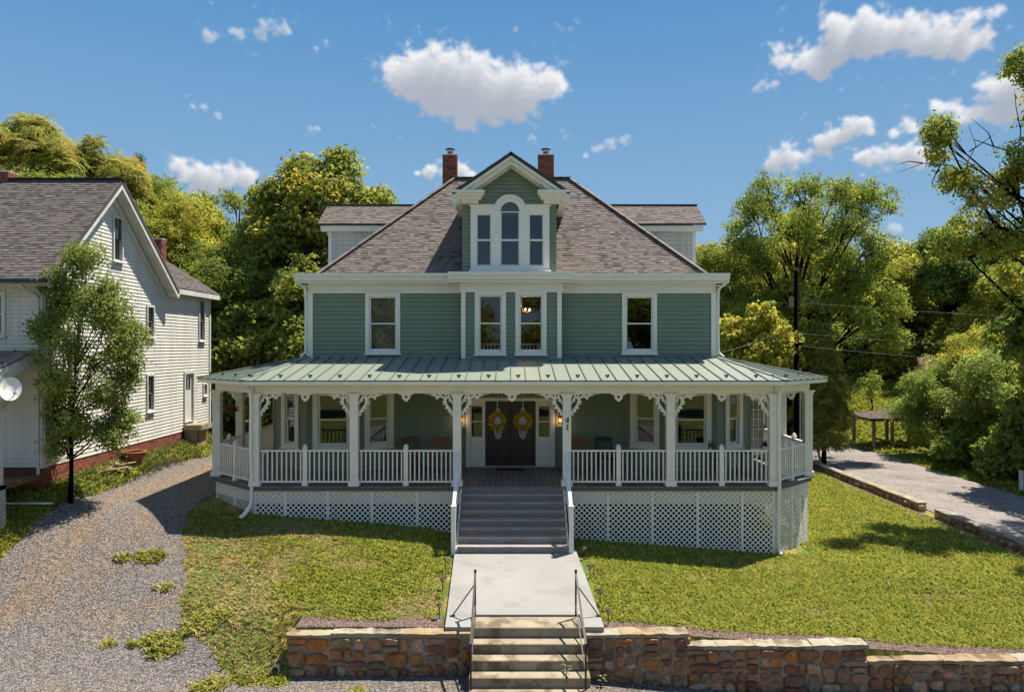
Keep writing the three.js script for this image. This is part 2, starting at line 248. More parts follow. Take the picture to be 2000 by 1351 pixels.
// ---------------------------------------------------------------- terrain
const roadX = (z) => (z > -12 ? 18.55 : 18.55 + 0.5 * smooth(-12, -22, z) - 0.02 * Math.max(0, -z - 24) ** 1.7);
function roadDist(x, z) { return Math.abs(x - roadX(Math.max(z, -48))); }
function lateral(x) { return x < -13 ? 1.0 + 0.02 * (-13 - x) : x < 8 ? -0.077 * x : -0.616 - 0.03 * Math.min(x - 8, 8); }
function height(x, z) {
  let h = lateral(x);
  h += 0.45 * smooth(-11.9, -12.9, x) * smooth(6.5, 1.5, z);          // bank up to the white house
  if (z > 3.2) {
    const F = x < 1 ? -0.36 : -0.36 - 0.07 * Math.min(x - 1, 12);
    let ret = mix(h, F, clamp((z - 5) / 3.9));
    const G = -1.2 - 0.3 * smooth(0, 5, x);
    if (x > -4.5) ret = z > 9.38 ? G : ret;
    const left = mix(h, -1.2, smooth(3.2, 10.4, z));
    const corner = mix(mix(h, F, clamp((z - 5) / 3.9)), -1.2, smooth(8.3, 10.15, z));
    h = x > -4.42 ? ret : mix(left, corner, smooth(-7.6, -4.9, x));
  }
  if (z < -14) { const b = -z - 14; h += (x > 8 ? 0.0 : 0.03) * b; h += 0.165 * Math.max(0, b - 9) * smooth(17, 23, x) + 0.05 * Math.max(0, b - 14) * (1 - smooth(19, 24, x)); if (b > 60) h -= 0.08 * (b - 60); }
  if (z > 3.3 && z < 9.45 && x > -2.6 && x < 3.0) { const w = -0.03 - 0.0666 * Math.max(0, z - 4.9), k = smooth(-2.4, -1.62, x) * smooth(2.8, 1.95, x); h = mix(h, Math.min(h, w), k); if (x > -1.6 && x < 1.9) h = Math.min(h, w - 0.05); }
  const rd = roadDist(x, z), m = 1 - smooth(2.7, 4.2, rd);
  if (z < 11 && z > -48) h = mix(h, -0.95 + 0.05 * Math.max(0, -z - 26), m);
  if (z > 10.3) h = mix(h, -1.22 - 0.28 * smooth(0, 5, x) * smooth(13, 11, z), smooth(10.3, 11.2, z));
  return h;
}
function lines(core0, core1, step, far0, far1) { const a = []; for (let x = core0; x <= core1 + 1e-6; x += step) a.push(x); let s = step; for (let x = core1; x < far1;) { s *= 1.22; x += s; a.push(x); } s = step; for (let x = core0; x > far0;) { s *= 1.22; x -= s; a.unshift(x); } return a; }
function sheet(xs, zs, hf) {
  const pos = [], uv = [], idx = [], n = xs.length;
  for (const z of zs) for (const x of xs) { pos.push(x, hf(x, z), z); uv.push(x, z); }
  for (let j = 0; j + 1 < zs.length; j++) for (let i = 0; i + 1 < n; i++) { const a = j * n + i; idx.push(a, a + n, a + 1, a + 1, a + n, a + n + 1); }
  const g = new THREE.BufferGeometry(); g.setAttribute('position', new THREE.Float32BufferAttribute(pos, 3)); g.setAttribute('uv', new THREE.Float32BufferAttribute(uv, 2)); g.setIndex(idx); g.computeVertexNormals(); return g;
}
const groundMat = std(lin(0.86, 0.92, 0.46), 1, { map: T.soil });
tag(mesh('ground', sheet(lines(-16, 19, 0.16, -320, 320), lines(-8, 11.4, 0.13, -420, 320), height), groundMat), 'grassy ground sloping down past the green house', 'ground', null, 'structure');

// gravel driveway: left edge near x = -12.2, right edge follows the lawn, spreading into the forecourt below the stone wall
const driveLeft = (z) => -12.25 + 0.25 * Math.sin(z * 0.9) * 0.6 + 0.22 * fbm(z * 0.8, 3.1, 0, 3) - (z > 7 ? (z - 7) * 0.35 : 0);
function driveRight(z) { const n = 0.55 * fbm(z * 1.1, 8.2, 1.3, 4); if (z < 2.6) return -9.2 + n * 0.3; if (z < 4.4) return mix(-9.2, -8.75, (z - 2.6) / 1.8) + n * 0.5; if (z < 8.2) return mix(-8.75, -7.2, (z - 4.4) / 3.8) + n; if (z < 10.15) return mix(-7.2, -5.1, (z - 8.2) / 1.95) + n * 0.8; return 40; }
{
  const zs = [], pos = [], uv = [], idx = [], col = []; for (let z = -14; z <= 22; z += z > 9.9 && z < 10.3 ? 0.05 : 0.15) zs.push(z);
  const N = 90; for (const z of zs) { const a = z > 10.15 ? -40 : driveLeft(z), b = driveRight(z); for (let i = 0; i <= N; i++) { const x = mix(a, b, i / N); pos.push(x, height(x, z) + 0.016, z); uv.push(x, z); const u = x + 10.4 + 0.25 * Math.sin(z * 0.35), tr = Math.exp(-(((Math.abs(u) - 0.85) / 0.42) ** 2)), dirt = clamp((tr * 0.95 + 0.12) * (1 + 2.2 * fbm(x * 1.3, z * 0.5, 3, 4)) * smooth(10.5, 1.0, z) + smooth(0.12, 0.36, fbm(x * 0.6, z * 0.6, 9, 4)) * 0.6); col.push(mix(1, 1.32, dirt), mix(1, 1.04, dirt), mix(1, 0.68, dirt)); } }
  { const fore = pos.length / 3; for (let j = 0; j <= 4; j++) for (let i = 0; i <= 60; i++) { const x = mix(-4.36, 16, i / 60), z = mix(9.57, 10.2, j / 4); pos.push(x, height(x, z) + 0.011, z); uv.push(x, z); col.push(1, 1, 1); } for (let j = 0; j < 4; j++) for (let i = 0; i < 60; i++) { const a = fore + j * 61 + i; idx.push(a, a + 61, a + 1, a + 1, a + 61, a + 62); } }
  { const b = pos.length / 3; for (let j = 0; j <= 1; j++) for (let i = 0; i <= 80; i++) { const x = mix(-40, -4.3, i / 80), z = mix(10.05, 10.26, j); pos.push(x, height(x, z) + 0.019, z); uv.push(x, z); col.push(1, 1, 1); } for (let i = 0; i < 80; i++) { const a = b + i; idx.push(a, a + 81, a + 1, a + 1, a + 81, a + 82); } }
  for (let j = 0; j + 1 < zs.length; j++) { if (zs[j] <= 10.15 && zs[j + 1] > 10.15) continue; for (let i = 0; i < N; i++) { const a = j * (N + 1) + i; idx.push(a, a + N + 1, a + 1, a + 1, a + N + 1, a + N + 2); } }
  const g = new THREE.BufferGeometry(); g.setAttribute('position', new THREE.Float32BufferAttribute(pos, 3)); g.setAttribute('uv', new THREE.Float32BufferAttribute(uv, 2)); g.setAttribute('color', new THREE.Float32BufferAttribute(col, 3)); g.setIndex(idx); g.computeVertexNormals();
  tag(mesh('gravel_driveway', g, std(lin(0.485, 0.43, 0.385), 1, { map: T.gravel, bumpMap: T.gravelBump, bumpScale: 0.02, vertexColors: true })), 'grey crushed stone driveway between the two houses', 'driveway', null, 'structure');
}
const isDrive = (x, z) => z > 10.12 || (z > 9.5 && x > -4.35) || (x > driveLeft(z) && x < driveRight(z) && z > -14);
// side road
{
  const pos = [], uv = [], idx = [], N = 12; let j = 0;
  for (let z = 14; z >= -60; z -= 0.8, j++) for (let i = 0; i <= N; i++) { const e = 0.12 * fbm(z * 0.5, i ? 5 : 9, 2, 3), c = roadX(z), x = c + mix(-2.75 + e, 2.6 + e, i / N); pos.push(x, Math.max(height(x, z), height(c, z) - 0.03) + 0.02, z); uv.push(x, z); }
  for (let a = 0; a + 1 < j; a++) for (let i = 0; i < N; i++) { const k = a * (N + 1) + i; idx.push(k, k + 1, k + N + 1, k + 1, k + N + 2, k + N + 1); }
  const g = new THREE.BufferGeometry(); g.setAttribute('position', new THREE.Float32BufferAttribute(pos, 3)); g.setAttribute('uv', new THREE.Float32BufferAttribute(uv, 2)); g.setIndex(idx); g.computeVertexNormals();
  tag(mesh('side_road', g, M.asphalt), 'pale grey asphalt lane climbing past the lawn', 'road', null, 'structure');
}
tag(mesh('street', span(-80, 80, -1.215, -1.195, 13.5, 21), M.asphalt), 'asphalt street in front of the stone wall', 'road', null, 'structure');
// concrete walkway from porch steps to the concrete stairs
{
  const f = { o: new THREE.Vector3(0, 0.02, 4.9), ex: new THREE.Vector3(1, 0, 0), ey: new THREE.Vector3(0, -0.0665, 0.9978), ez: new THREE.Vector3(0, -0.9978, -0.0665) }, le = (v) => mix(-1.48, -1.33, v / 4.5), re = (v) => mix(1.65, 1.83, v / 4.5);
  const w = tag(mesh('walkway', prism([[le(0), 0], [re(0), 0], [re(3.98), 3.98], [le(3.98), 3.98]], f, 0.16, 0), M.concrete), 'broad pale concrete walk leading to the porch steps', 'walkway', null, 'structure');
  mesh('slab', prism([[le(4), 3.985], [-0.75, 3.985], [-0.75, 4.56], [le(4.5), 4.56]], f, 0.16, 0), M.concrete, w);
  mesh('slab', prism([[1.40, 3.985], [re(4), 3.985], [re(4.5), 4.56], [1.40, 4.56]], f, 0.16, 0), M.concrete, w);
}

// ---------------------------------------------------------------- clapboard walls
const wedgeCache = new Map();
function wedge(b0, b1, t0, t1, e, th) {
  const rect = Math.abs(b0 - t0) < 1e-4 && Math.abs(b1 - t1) < 1e-4, key = `${(b1 - b0).toFixed(3)}|${e}|${th}`;
  if (rect && wedgeCache.has(key)) return [wedgeCache.get(key), b0];
  const o = rect ? b0 : 0, y1 = e - 0.004, v = [[b0 - o, 0, 0], [b1 - o, 0, 0], [t1 - o, y1, 0], [t0 - o, y1, 0], [b0 - o, 0, th], [b1 - o, 0, th], [t1 - o, y1, th * 0.25], [t0 - o, y1, th * 0.25]];
  const quads = [[4, 5, 6, 7], [0, 1, 5, 4], [3, 7, 6, 2], [0, 4, 7, 3], [1, 2, 6, 5], [1, 0, 3, 2]], pos = [], uv = [];
  for (const [a, b, c, d] of quads) for (const k of [a, b, c, a, c, d]) { pos.push(...v[k]); uv.push(v[k][0], v[k][1] + v[k][2]); }
  const g = new THREE.BufferGeometry(); g.setAttribute('position', new THREE.Float32BufferAttribute(pos, 3)); g.setAttribute('uv', new THREE.Float32BufferAttribute(uv, 2)); g.computeVertexNormals();
  if (rect) wedgeCache.set(key, g); return [g, o];
}
function edgeAt(poly, v) { let a = 1e9, b = -1e9; for (let i = 0; i < poly.length; i++) { const p = poly[i], q = poly[(i + 1) % poly.length]; if ((p[1] - v) * (q[1] - v) <= 0) { const t = Math.abs(q[1] - p[1]) < 1e-9 ? 0 : (v - p[1]) / (q[1] - p[1]); for (const x of Math.abs(q[1] - p[1]) < 1e-9 ? [p[0], q[0]] : [mix(p[0], q[0], t)]) { a = Math.min(a, x); b = Math.max(b, x); } } } return a > b ? null : [a, b]; }
// wall in its own frame: u along, v up, facing +z of the group; holes and board gaps as [u0, u1, v0, v1]
function clapWall(parent, pos, ry, poly, open, e, mat, o = {}) {
  const g = part('wall', parent, pos, ry), th = o.th || 0.034;
  const s = new THREE.Shape(poly.map((p) => new THREE.Vector2(...p)));
  for (const h of o.holes || open) s.holes.push(rectShape(new THREE.Path(), h[0] + 0.06, h[1] - 0.06, h[2] + (h[2] < 0.01 ? 0.002 : 0.06), h[3] - 0.06));
  mesh('sheathing', extrude(s, 0.12, -0.12), o.sheath || M.sheath, g);
  const top = Math.max(...poly.map((p) => p[1]));
  for (let v = 0; v < top - 0.02; v += e) {
    const hi = Math.min(v + e, top - 0.001), B = edgeAt(poly, v + 0.0005), Tt = edgeAt(poly, hi - 0.0005); if (!B || !Tt) continue;
    let pieces = [[B[0], B[1], Tt[0], Tt[1]]]; const m = v + (hi - v) / 2;
    for (const h of open) if (m > h[2] && m < h[3]) pieces = pieces.flatMap(([a, b, c, d]) => (h[1] <= Math.max(a, c) || h[0] >= Math.min(b, d) ? [[a, b, c, d]] : [[a, h[0], c, h[0]], [h[1], b, h[1], d]]).filter((q) => q[1] - q[0] > 0.03 || q[3] - q[2] > 0.03));
    for (const [a, b, c, d] of pieces) { if (b - a < 0.02) continue; const [geo, off] = wedge(a, b, Math.max(c, Math.min(a, c)), d, +(hi - v).toFixed(3), th); const k = mesh('siding_board', geo, mat, g); k.position.set(off, v, 0); }
  }
  return g;
}
// double-hung window in a wall's frame: casing outer x0..x1, y0..y1
function windowUnit(parent, pos, ry, w, h, o = {}) {
  const g = part('window', parent, pos, ry), c = o.casing ?? 0.12, mat = o.mat || M.trim, sm = o.sash || mat, x = w / 2;
  mesh('casing', extrude(ringShape(-x, x, 0, h, [[-x + c, x - c, c * 0.8, h - c]]), 0.05, 0.018, 0.006), mat, g);
  if (o.head !== 0) mesh('head_trim', chamferBox(w + 0.10, 0.05, 0.10, 0.008, 0, h + 0.026, 0.055), mat, g);
  mesh('sill', chamferBox(w + 0.06, 0.05, 0.12, 0.008, 0, -0.012, 0.06), mat, g);
  const a = -x + c, b = x - c, y0 = c * 0.8, y1 = h - c, ym = (y0 + y1) / 2, s = o.stile || 0.05;
  mesh('sash', extrude(ringShape(a - 0.01, b + 0.01, ym - 0.022, y1 + 0.01, [[a + s, b - s, ym + 0.022, y1 - s]]), 0.035, -0.03), sm, g);
  mesh('sash', extrude(ringShape(a - 0.01, b + 0.01, y0 - 0.01, ym + 0.02, [[a + s, b - s, y0 + s * 1.3, ym - 0.022]]), 0.035, -0.068), sm, g);
  mesh('pane', span(a + s, b - s, ym + 0.02, y1 - s, -0.016, -0.012), M.glass, g);
  mesh('pane', span(a + s, b - s, y0 + s * 1.3, ym - 0.02, -0.054, -0.050), M.glass, g);
  if (o.jamb !== 0) mesh('jamb', extrude(ringShape(a - 0.03, b + 0.03, y0 - 0.03, y1 + 0.03, [[a, b, y0, y1]]), 0.12, -0.105), mat, g);
  return g;
}
const hole = (cx, w, y0, h) => [cx - w / 2 + 0.02, cx + w / 2 - 0.02, y0 + 0.02, y0 + h - 0.02];

// ---------------------------------------------------------------- shingled slopes: overlapping tabs, merged
function shingles(poly3, tones, seed, o = {}) {
  const f = frame(poly3[0], poly3[1], poly3[2]), poly = poly3.map(f.to), r = rng(seed), e = o.e || 0.125, list = [];
  const ys = poly.map((p) => p[1]), xs = poly.map((p) => p[0]), y0 = Math.min(...ys), y1 = Math.max(...ys), x0 = Math.min(...xs), x1 = Math.max(...xs);
  const pos = [], uv = [], col = [];
  const P = (p, t) => [f.o.x + f.ex.x * p[0] + f.ey.x * p[1] + f.ez.x * t, f.o.y + f.ex.y * p[0] + f.ey.y * p[1] + f.ez.y * t, f.o.z + f.ex.z * p[0] + f.ey.z * p[1] + f.ez.z * t];
  for (let y = y0; y < y1; y += e) {
    for (let x = x0 - r() * 0.3; x < x1;) {
      const w = 0.10 + r() * 0.15, drop = r() < 0.42 ? 0.028 : 0, thick = drop ? 0.019 : 0.010;
      const q = cutBox(poly, x, x + w, y - drop, y + e); x += w;
      if (q.length < 3) continue;
      const c = tones[Math.floor(r() * tones.length)], v = 0.92 + 0.16 * r(), k = [c[0] * v, c[1] * v, c[2] * v];
      const th = (p) => mix(thick, 0.001, clamp((p[1] - y + drop) / (e + drop)));
      for (let i = 1; i + 1 < q.length; i++) for (const p of [q[0], q[i], q[i + 1]]) { pos.push(...P(p, th(p))); uv.push(p[0], p[1]); col.push(...k); }
      for (let i = 0; i < q.length; i++) { const a = q[i], b = q[(i + 1) % q.length]; for (const [p, t] of [[a, 0], [b, 0], [b, 1], [a, 0], [b, 1], [a, 1]]) { pos.push(...P(p, t ? th(p) : -0.004)); uv.push(p[0], p[1]); col.push(...k); } }
    }
  }
  const g = new THREE.BufferGeometry(); g.setAttribute('position', new THREE.Float32BufferAttribute(pos, 3)); g.setAttribute('uv', new THREE.Float32BufferAttribute(uv, 2)); g.setAttribute('color', new THREE.Float32BufferAttribute(col, 3)); g.computeVertexNormals(); return g;
}
function slopeBase(poly3, t = 0.1) { const f = frame(poly3[0], poly3[1], poly3[2]); return prism(poly3.map(f.to), f, -t, -0.004); }
const ROOF = [[0.20, 0.165, 0.148], [0.175, 0.142, 0.13], [0.225, 0.187, 0.167], [0.105, 0.085, 0.08], [0.195, 0.163, 0.147], [0.21, 0.172, 0.155]];
const ROOF2 = [[0.145, 0.122, 0.113], [0.127, 0.106, 0.1], [0.165, 0.138, 0.127], [0.085, 0.073, 0.071], [0.147, 0.125, 0.115]];
const roofDeck = std(lin(0.05, 0.045, 0.045), 0.95);
function roofSlope(name, parent, poly3, seed, tones = ROOF, o) { const g = part(name, parent); mesh('roof_deck', slopeBase(poly3), roofDeck, g); const s = mesh('shingles', shingles(poly3, tones, seed, o), M.shingle, g); s.userData.kind = 'stuff'; return g; }
function ridgeCap(parent, a, b, seed, tones = ROOF) { // row of overlapping cap shingles
  const r = rng(seed), A = new THREE.Vector3(...a), B = new THREE.Vector3(...b), L = A.distanceTo(B), n = Math.round(L / 0.15), list = [];
  for (let i = 0; i < n; i++) { const p = A.clone().lerp(B, i / n), q = A.clone().lerp(B, (i + 1.25) / n), g = beam(p.toArray(), q.toArray(), 0.26, 0.018); g.translate(0, 0.022 - (i % 2) * 0.004, 0); const c = tones[Math.floor(r() * tones.length)], a2 = new Float32Array(g.attributes.position.count * 3); for (let k = 0; k < a2.length; k += 3) { a2[k] = c[0] * 1.1; a2[k + 1] = c[1] * 1.1; a2[k + 2] = c[2] * 1.1; } g.setAttribute('color', new THREE.BufferAttribute(a2, 3)); list.push(g); }
  const m = mesh('ridge_cap', merge(list), M.shingle, parent); m.userData.kind = 'stuff'; return m;
}
// brick stack: mortar core with separate bricks standing proud of it
function brickGeo(w, h, d, seed, bl = 0.2, bh = 0.065) {
  const r = rng(seed), list = [], course = bh + 0.012;
  for (let j = 0; j * course < h - 0.03; j++) { const y = j * course + bh / 2;
    for (const [len, off, rot] of [[w, d / 2, 0], [w, -d / 2, 0], [d, w / 2, 1], [d, -w / 2, 1]]) for (let x = -len / 2 + (j % 2 ? -bl / 2 : 0); x < len / 2; x += bl + 0.012) { const a = Math.max(x, -len / 2), b = Math.min(x + bl, len / 2); if (b - a < 0.03) continue; const t = 0.8 + 0.45 * r(), c = r() < 0.18 ? [0.13 * t, 0.05 * t, 0.04 * t] : [0.31 * t, 0.085 * t, 0.05 * t]; const g = rot ? bx(0.03, bh, b - a, off, y, (a + b) / 2) : bx(b - a, bh, 0.03, (a + b) / 2, y, off); const k = new Float32Array(g.attributes.position.count * 3); for (let i = 0; i < k.length; i += 3) { k[i] = c[0]; k[i + 1] = c[1]; k[i + 2] = c[2]; } g.setAttribute('color', new THREE.BufferAttribute(k, 3)); list.push(g); } }
  return merge(list);
}
function chimney(parent, pos, w, h, d, seed, pot) {
  const g = part('chimney', parent, pos);
  mesh('mortar_core', bx(w - 0.005, h, d - 0.005, 0, h / 2, 0), M.mortar, g); mesh('brickwork', brickGeo(w, h, d, seed), M.brick, g).userData.kind = 'stuff';
  mesh('cap_slab', chamferBox(w + 0.05, 0.04, d + 0.05, 0.01, 0, h + 0.02, 0), M.mortar, g);
  if (pot) { mesh('flue', metricUV(new THREE.CylinderGeometry(0.1, 0.11, 0.16, 16).translate(0, h + 0.12, 0)), std(lin(0.28, 0.10, 0.07), 0.8), g); mesh('flue_collar', metricUV(new THREE.CylinderGeometry(0.125, 0.125, 0.07, 16).translate(0, h + 0.215, 0)), M.steel, g); mesh('rain_cap', merge([metricUV(new THREE.CylinderGeometry(0.10, 0.20, 0.05, 16).translate(0, h + 0.315, 0)), bx(0.015, 0.1, 0.015, 0.09, h + 0.27, 0), bx(0.015, 0.1, 0.015, -0.09, h + 0.27, 0)]), M.darkMetal, g); }
  return g;
}
console.log('helpers done');

// ================================================================ the green house
const house = thing('green_house', 'two storey green clapboard house with white trim and hipped shingle roof', 'house');
const DECK = 1.36, EX = 0.14;
// ---- ground floor front: entrance wall, two three-sided bays
const LT = 2.70; // height of the ground-floor walls above the deck
clapWall(house, [-3.7, DECK, 0], 0, [[0, 0], [7.4, 0], [7.4, LT], [0, LT]], [[2.23, 5.08, 0, 2.55]], EX, M.green, { holes: [[2.17, 5.14, 0, 2.62]] });
for (const s of [-1, 1]) {
  const P = s < 0 ? [[-7.73, 0], [-6.46, 0.75], [-4.85, 0.75], [-3.7, 0]] : [[3.7, 0], [4.85, 0.75], [6.46, 0.75], [7.73, 0]];
  for (let k = 0; k < 3; k++) {
    const [a, b] = [P[k], P[k + 1]], L = Math.hypot(b[0] - a[0], b[1] - a[1]), ry = Math.atan2(-(b[1] - a[1]), b[0] - a[0]);
    const ww = k === 1 ? 1.26 : (s < 0 ? k === 2 : k === 0) ? 1.0 : 0.78, cx = L / 2;
    const w = clapWall(house, [a[0], DECK, a[1]], ry, [[0, 0], [L, 0], [L, LT], [0, LT]], [hole(cx, ww, 0.66, 1.92)], EX, M.green);
    windowUnit(house, [a[0] + (b[0] - a[0]) / 2, DECK + 0.66, a[1] + (b[1] - a[1]) / 2], ry, ww, 1.92, { casing: 0.17 });
    for (const q of [a, b]) if (k !== 1) mesh('corner_board', bx(0.07, LT, 0.07, q[0], DECK + LT / 2, q[1] + 0.015), q[1] > 0.5 ? M.green : M.green, house);
  }
}
// side and rear walls, floors and ceilings (the rooms behind the glass)
mesh('side_wall', span(-7.73, -7.6, 0.9, 4.06, -8, -0.08), M.green, house);
mesh('side_wall', span(7.6, 7.73, 0.9, 4.06, -2.4, -0.08), M.green, house);
mesh('rear_wall', span(-7.6, 9.2, 0.9, 4.06, -8.12, -8), M.interior, house); mesh('rear_wall', span(-6.5, 6.5, 4.07, 7.3, -8.12, -8), M.interior, house);
mesh('room_floor', span(-7.58, 7.58, 1.18, 1.34, -7.98, 0.62), M.interior, house);
mesh('room_ceiling', span(-7.72, 7.72, 4.07, 4.17, -7.98, 0.8), M.interior, house);
mesh('partition', span(-3.2, -3.08, 1.34, 4.07, -7.9, -0.2), M.interior, house);
mesh('partition', span(3.08, 3.2, 1.34, 4.07, -7.9, -0.2), M.interior, house);
mesh('partition', span(-7.5, 7.5, 1.34, 4.07, -4.6, -4.5), M.interior, house);
// wing with the glazed side door
{
  clapWall(house, [7.73, DECK, -2.4], 0, [[0, 0], [1.6, 0], [1.6, LT], [0, LT]], [[0.62, 1.42, 0, 2.16]], EX, M.green);
  mesh('side_wall', span(9.2, 9.33, 0.2, 4.06, -7.9, -2.4), M.green, house);
  mesh('wing_room', span(7.74, 9.2, 1.2, 1.33, -7.9, -2.55), M.interior, house);
  const d = part('glazed_door', house, [8.75, DECK, -2.4]); // white door with a grid of panes
  mesh('casing', extrude(ringShape(-0.46, 0.46, 0, 2.22, [[-0.36, 0.36, 0.001, 2.12]]), 0.06, 0.0), M.trim, d);
  const hs = []; for (let i = 0; i < 3; i++) for (let j = 0; j < 5; j++) hs.push([-0.26 + i * 0.178, -0.26 + i * 0.178 + 0.158, 0.28 + j * 0.345, 0.28 + j * 0.345 + 0.32]);
  mesh('leaf', extrude(ringShape(-0.35, 0.35, 0.02, 2.1, hs), 0.04, -0.06), M.trim, d);
  for (const h of hs) mesh('pane', span(h[0], h[1], h[2], h[3], -0.042, -0.038), M.glass, d);
  mesh('handle', merge([bx(0.04, 0.16, 0.02, 0.30, 1.0, 0.0), bx(0.03, 0.03, 0.08, 0.30, 1.0, 0.03)]), M.black, d);
  mesh('curtain', (() => { const g = new THREE.PlaneGeometry(0.56, 1.75, 40, 1); const p = g.attributes.position; for (let i = 0; i < p.count; i++) p.setZ(i, 0.018 * Math.sin(p.getX(i) * 60)); g.translate(0, 1.15, -0.16); g.computeVertexNormals(); return g; })(), new THREE.MeshPhysicalMaterial({ color: lin(0.75, 0.75, 0.72), roughness: 1, transmission: 0.4, thickness: 0, side: THREE.DoubleSide }), d);
}
// ---- entrance: double door, sidelights, transom
{
  const e = part('entrance', house, [-0.05, DECK, 0]);
  const holes = [[-0.82, 0.82, 0.04, 2.14], [-1.26, -0.92, 0.98, 1.98], [0.92, 1.26, 0.98, 1.98], [-1.24, -0.42, 2.28, 2.5], [-0.40, 0.40, 2.28, 2.5], [0.42, 1.24, 2.28, 2.5]];
  mesh('door_frame', extrude(ringShape(-1.43, 1.43, 0, 2.62, holes), 0.09, -0.03, 0.006), M.trim, e);
  mesh('door_frame', chamferBox(3.0, 0.07, 0.14, 0.01, 0, 2.22, 0.075), M.trim, e);
  for (const s of [-1, 1]) {
    mesh('pilaster', chamferBox(0.15, 2.62, 0.06, 0.012, s * 1.37, 1.31, 0.085), M.trim, e);
    mesh('sidelight_bar', span(s * 1.09 - 0.175, s * 1.09 + 0.175, 1.455, 1.495, 0.01, 0.05), M.trim, e);
    mesh('pane', span(s * 1.09 - 0.17, s * 1.09 + 0.17, 0.98, 1.98, 0.002, 0.006), M.glass, e);
    mesh('kick_panel', extrude(ringShape(s * 1.09 - 0.2, s * 1.09 + 0.2, 0.06, 0.9, [[s * 1.09 - 0.13, s * 1.09 + 0.13, 0.2, 0.72]]), 0.022, 0.06, 0.006), M.trim, e);
  }
  for (const [a, b] of [[-1.24, -0.42], [-0.4, 0.4], [0.42, 1.24]]) mesh('transom_pane', span(a, b, 2.28, 2.5, 0.004, 0.008), M.glass, e);
  mesh('threshold', chamferBox(1.72, 0.05, 0.2, 0.01, 0, 0.026, 0.14), std(lin(0.32, 0.31, 0.33), 0.5), e);
  for (const s of [-1, 1]) {
    const d = part('front_door', house, [-0.05 + s * 0.405, DECK + 0.05, -0.005]);
    const sh = ringShape(-0.398, 0.398, 0, 2.08, []), ov = new THREE.Path(); ov.absellipse(0, 1.36, 0.165, 0.52, 0, Math.PI * 2); sh.holes.push(ov);
    mesh('leaf', extrude(sh, 0.05, -0.03, 0.004), M.door, d);
    const rimS = new THREE.Shape(); rimS.absellipse(0, 1.36, 0.205, 0.56, 0, Math.PI * 2); const ri = new THREE.Path(); ri.absellipse(0, 1.36, 0.165, 0.52, 0, Math.PI * 2); rimS.holes.push(ri);
    mesh('oval_moulding', extrude(rimS, 0.03, 0.018, 0.006), M.door, d);
    const gs = new THREE.Shape(); gs.absellipse(0, 1.36, 0.166, 0.521, 0, Math.PI * 2);
    mesh('oval_glass', extrude(gs, 0.006, -0.006), new THREE.MeshPhysicalMaterial({ color: lin(0.72, 0.74, 0.76), roughness: 0.35, transmission: 0.25, thickness: 0 }), d);
    const lead = [ribbon([[0, 0.9], [0.07, 1.08], [0, 1.22], [-0.07, 1.08], [0, 0.9]], 0.014), ribbon([[-0.15, 1.2], [-0.04, 1.1], [0.04, 1.1], [0.15, 1.2]], 0.012), ribbon([[-0.12, 1.02], [0, 1.06], [0.12, 1.02]], 0.012), ribbon([[-0.16, 1.45], [0, 1.6], [0.16, 1.45]], 0.012)];
    mesh('leading', merge(lead.map((q) => extrude(q, 0.008, 0.002))), M.darkMetal, d);
    for (const [x0, x1, y0, y1] of [[-0.32, 0.32, 0.76, 1.98]]) mesh('panel_moulding', extrude(ringShape(x0, x1, y0, y1, [[x0 + 0.035, x1 - 0.035, y0 + 0.035, y1 - 0.035]]), 0.02, 0.018, 0.005), M.door, d);
    for (const q of [-1, 1]) mesh('panel', extrude(ringShape(q * 0.17 - 0.13, q * 0.17 + 0.13, 0.12, 0.66, [[q * 0.17 - 0.1, q * 0.17 + 0.1, 0.15, 0.63]]), 0.02, 0.018, 0.006), M.door, d);
    if (s < 0) mesh('handle', merge([bx(0.045, 0.24, 0.02, 0.345, 0.98, 0.035), tube([[0.345, 1.06, 0.04], [0.345, 1.05, 0.09], [0.345, 0.93, 0.09], [0.345, 0.9, 0.04]], 0.012), bx(0.05, 0.07, 0.03, 0.345, 1.2, 0.035)]), M.black, d);
  }
}
// ---- upper storey
const U0 = 4.90, UH = 7.04 - U0;
clapWall(house, [-6.56, U0, 0], 0, [[0, 0], [5.0, 0], [5.0, UH], [0, UH]], [hole(6.56 - 4.205, 1.14, 0.13, 2.0)], EX, M.green);
clapWall(house, [1.52, U0, 0], 0, [[0, 0], [5.04, 0], [5.04, UH], [0, UH]], [hole(4.15 - 1.52, 1.14, 0.13, 2.0)], EX, M.green);
windowUnit(house, [-4.205, U0 + 0.13, 0], 0, 1.14, 2.0, { casing: 0.13 });
windowUnit(house, [4.15, U0 + 0.13, 0], 0, 1.14, 2.0, { casing: 0.13 });
mesh('roller_blind', span(-4.60, -3.80, 5.2, 6.95, -0.19, -0.185), std(lin(0.30, 0.25, 0.20), 0.95, { map: T.grain }), house);
for (const s of [-1, 1]) mesh('corner_board', chamferBox(0.17, UH + 0.02, 0.10, 0.008, s * 6.565, U0 + UH / 2, 0.02), M.trim, house);
mesh('side_wall', span(-6.62, -6.5, 4.2, 7.3, -8, -0.03), M.green, house);
mesh('side_wall', span(6.5, 6.62, 4.2, 7.3, -8, -0.03), M.green, house);
mesh('room_floor', span(-6.49, 6.49, 4.19, 4.3, -7.98, -0.13), M.interior, house);
mesh('room_ceiling', span(-6.49, 6.49, 7.16, 7.26, -7.98, -0.13), M.interior, house);
for (const x of [-2.6, 2.5]) mesh('partition', span(x, x + 0.1, 4.3, 7.16, -7.9, -0.14), M.interior, house);
mesh('partition', span(-6.4, 6.4, 4.3, 7.16, -4.1, -4.0), M.interior, house);
mesh('flashing', span(1.62, 6.62, 4.80, 4.99, 0.028, 0.06), M.flash, house);
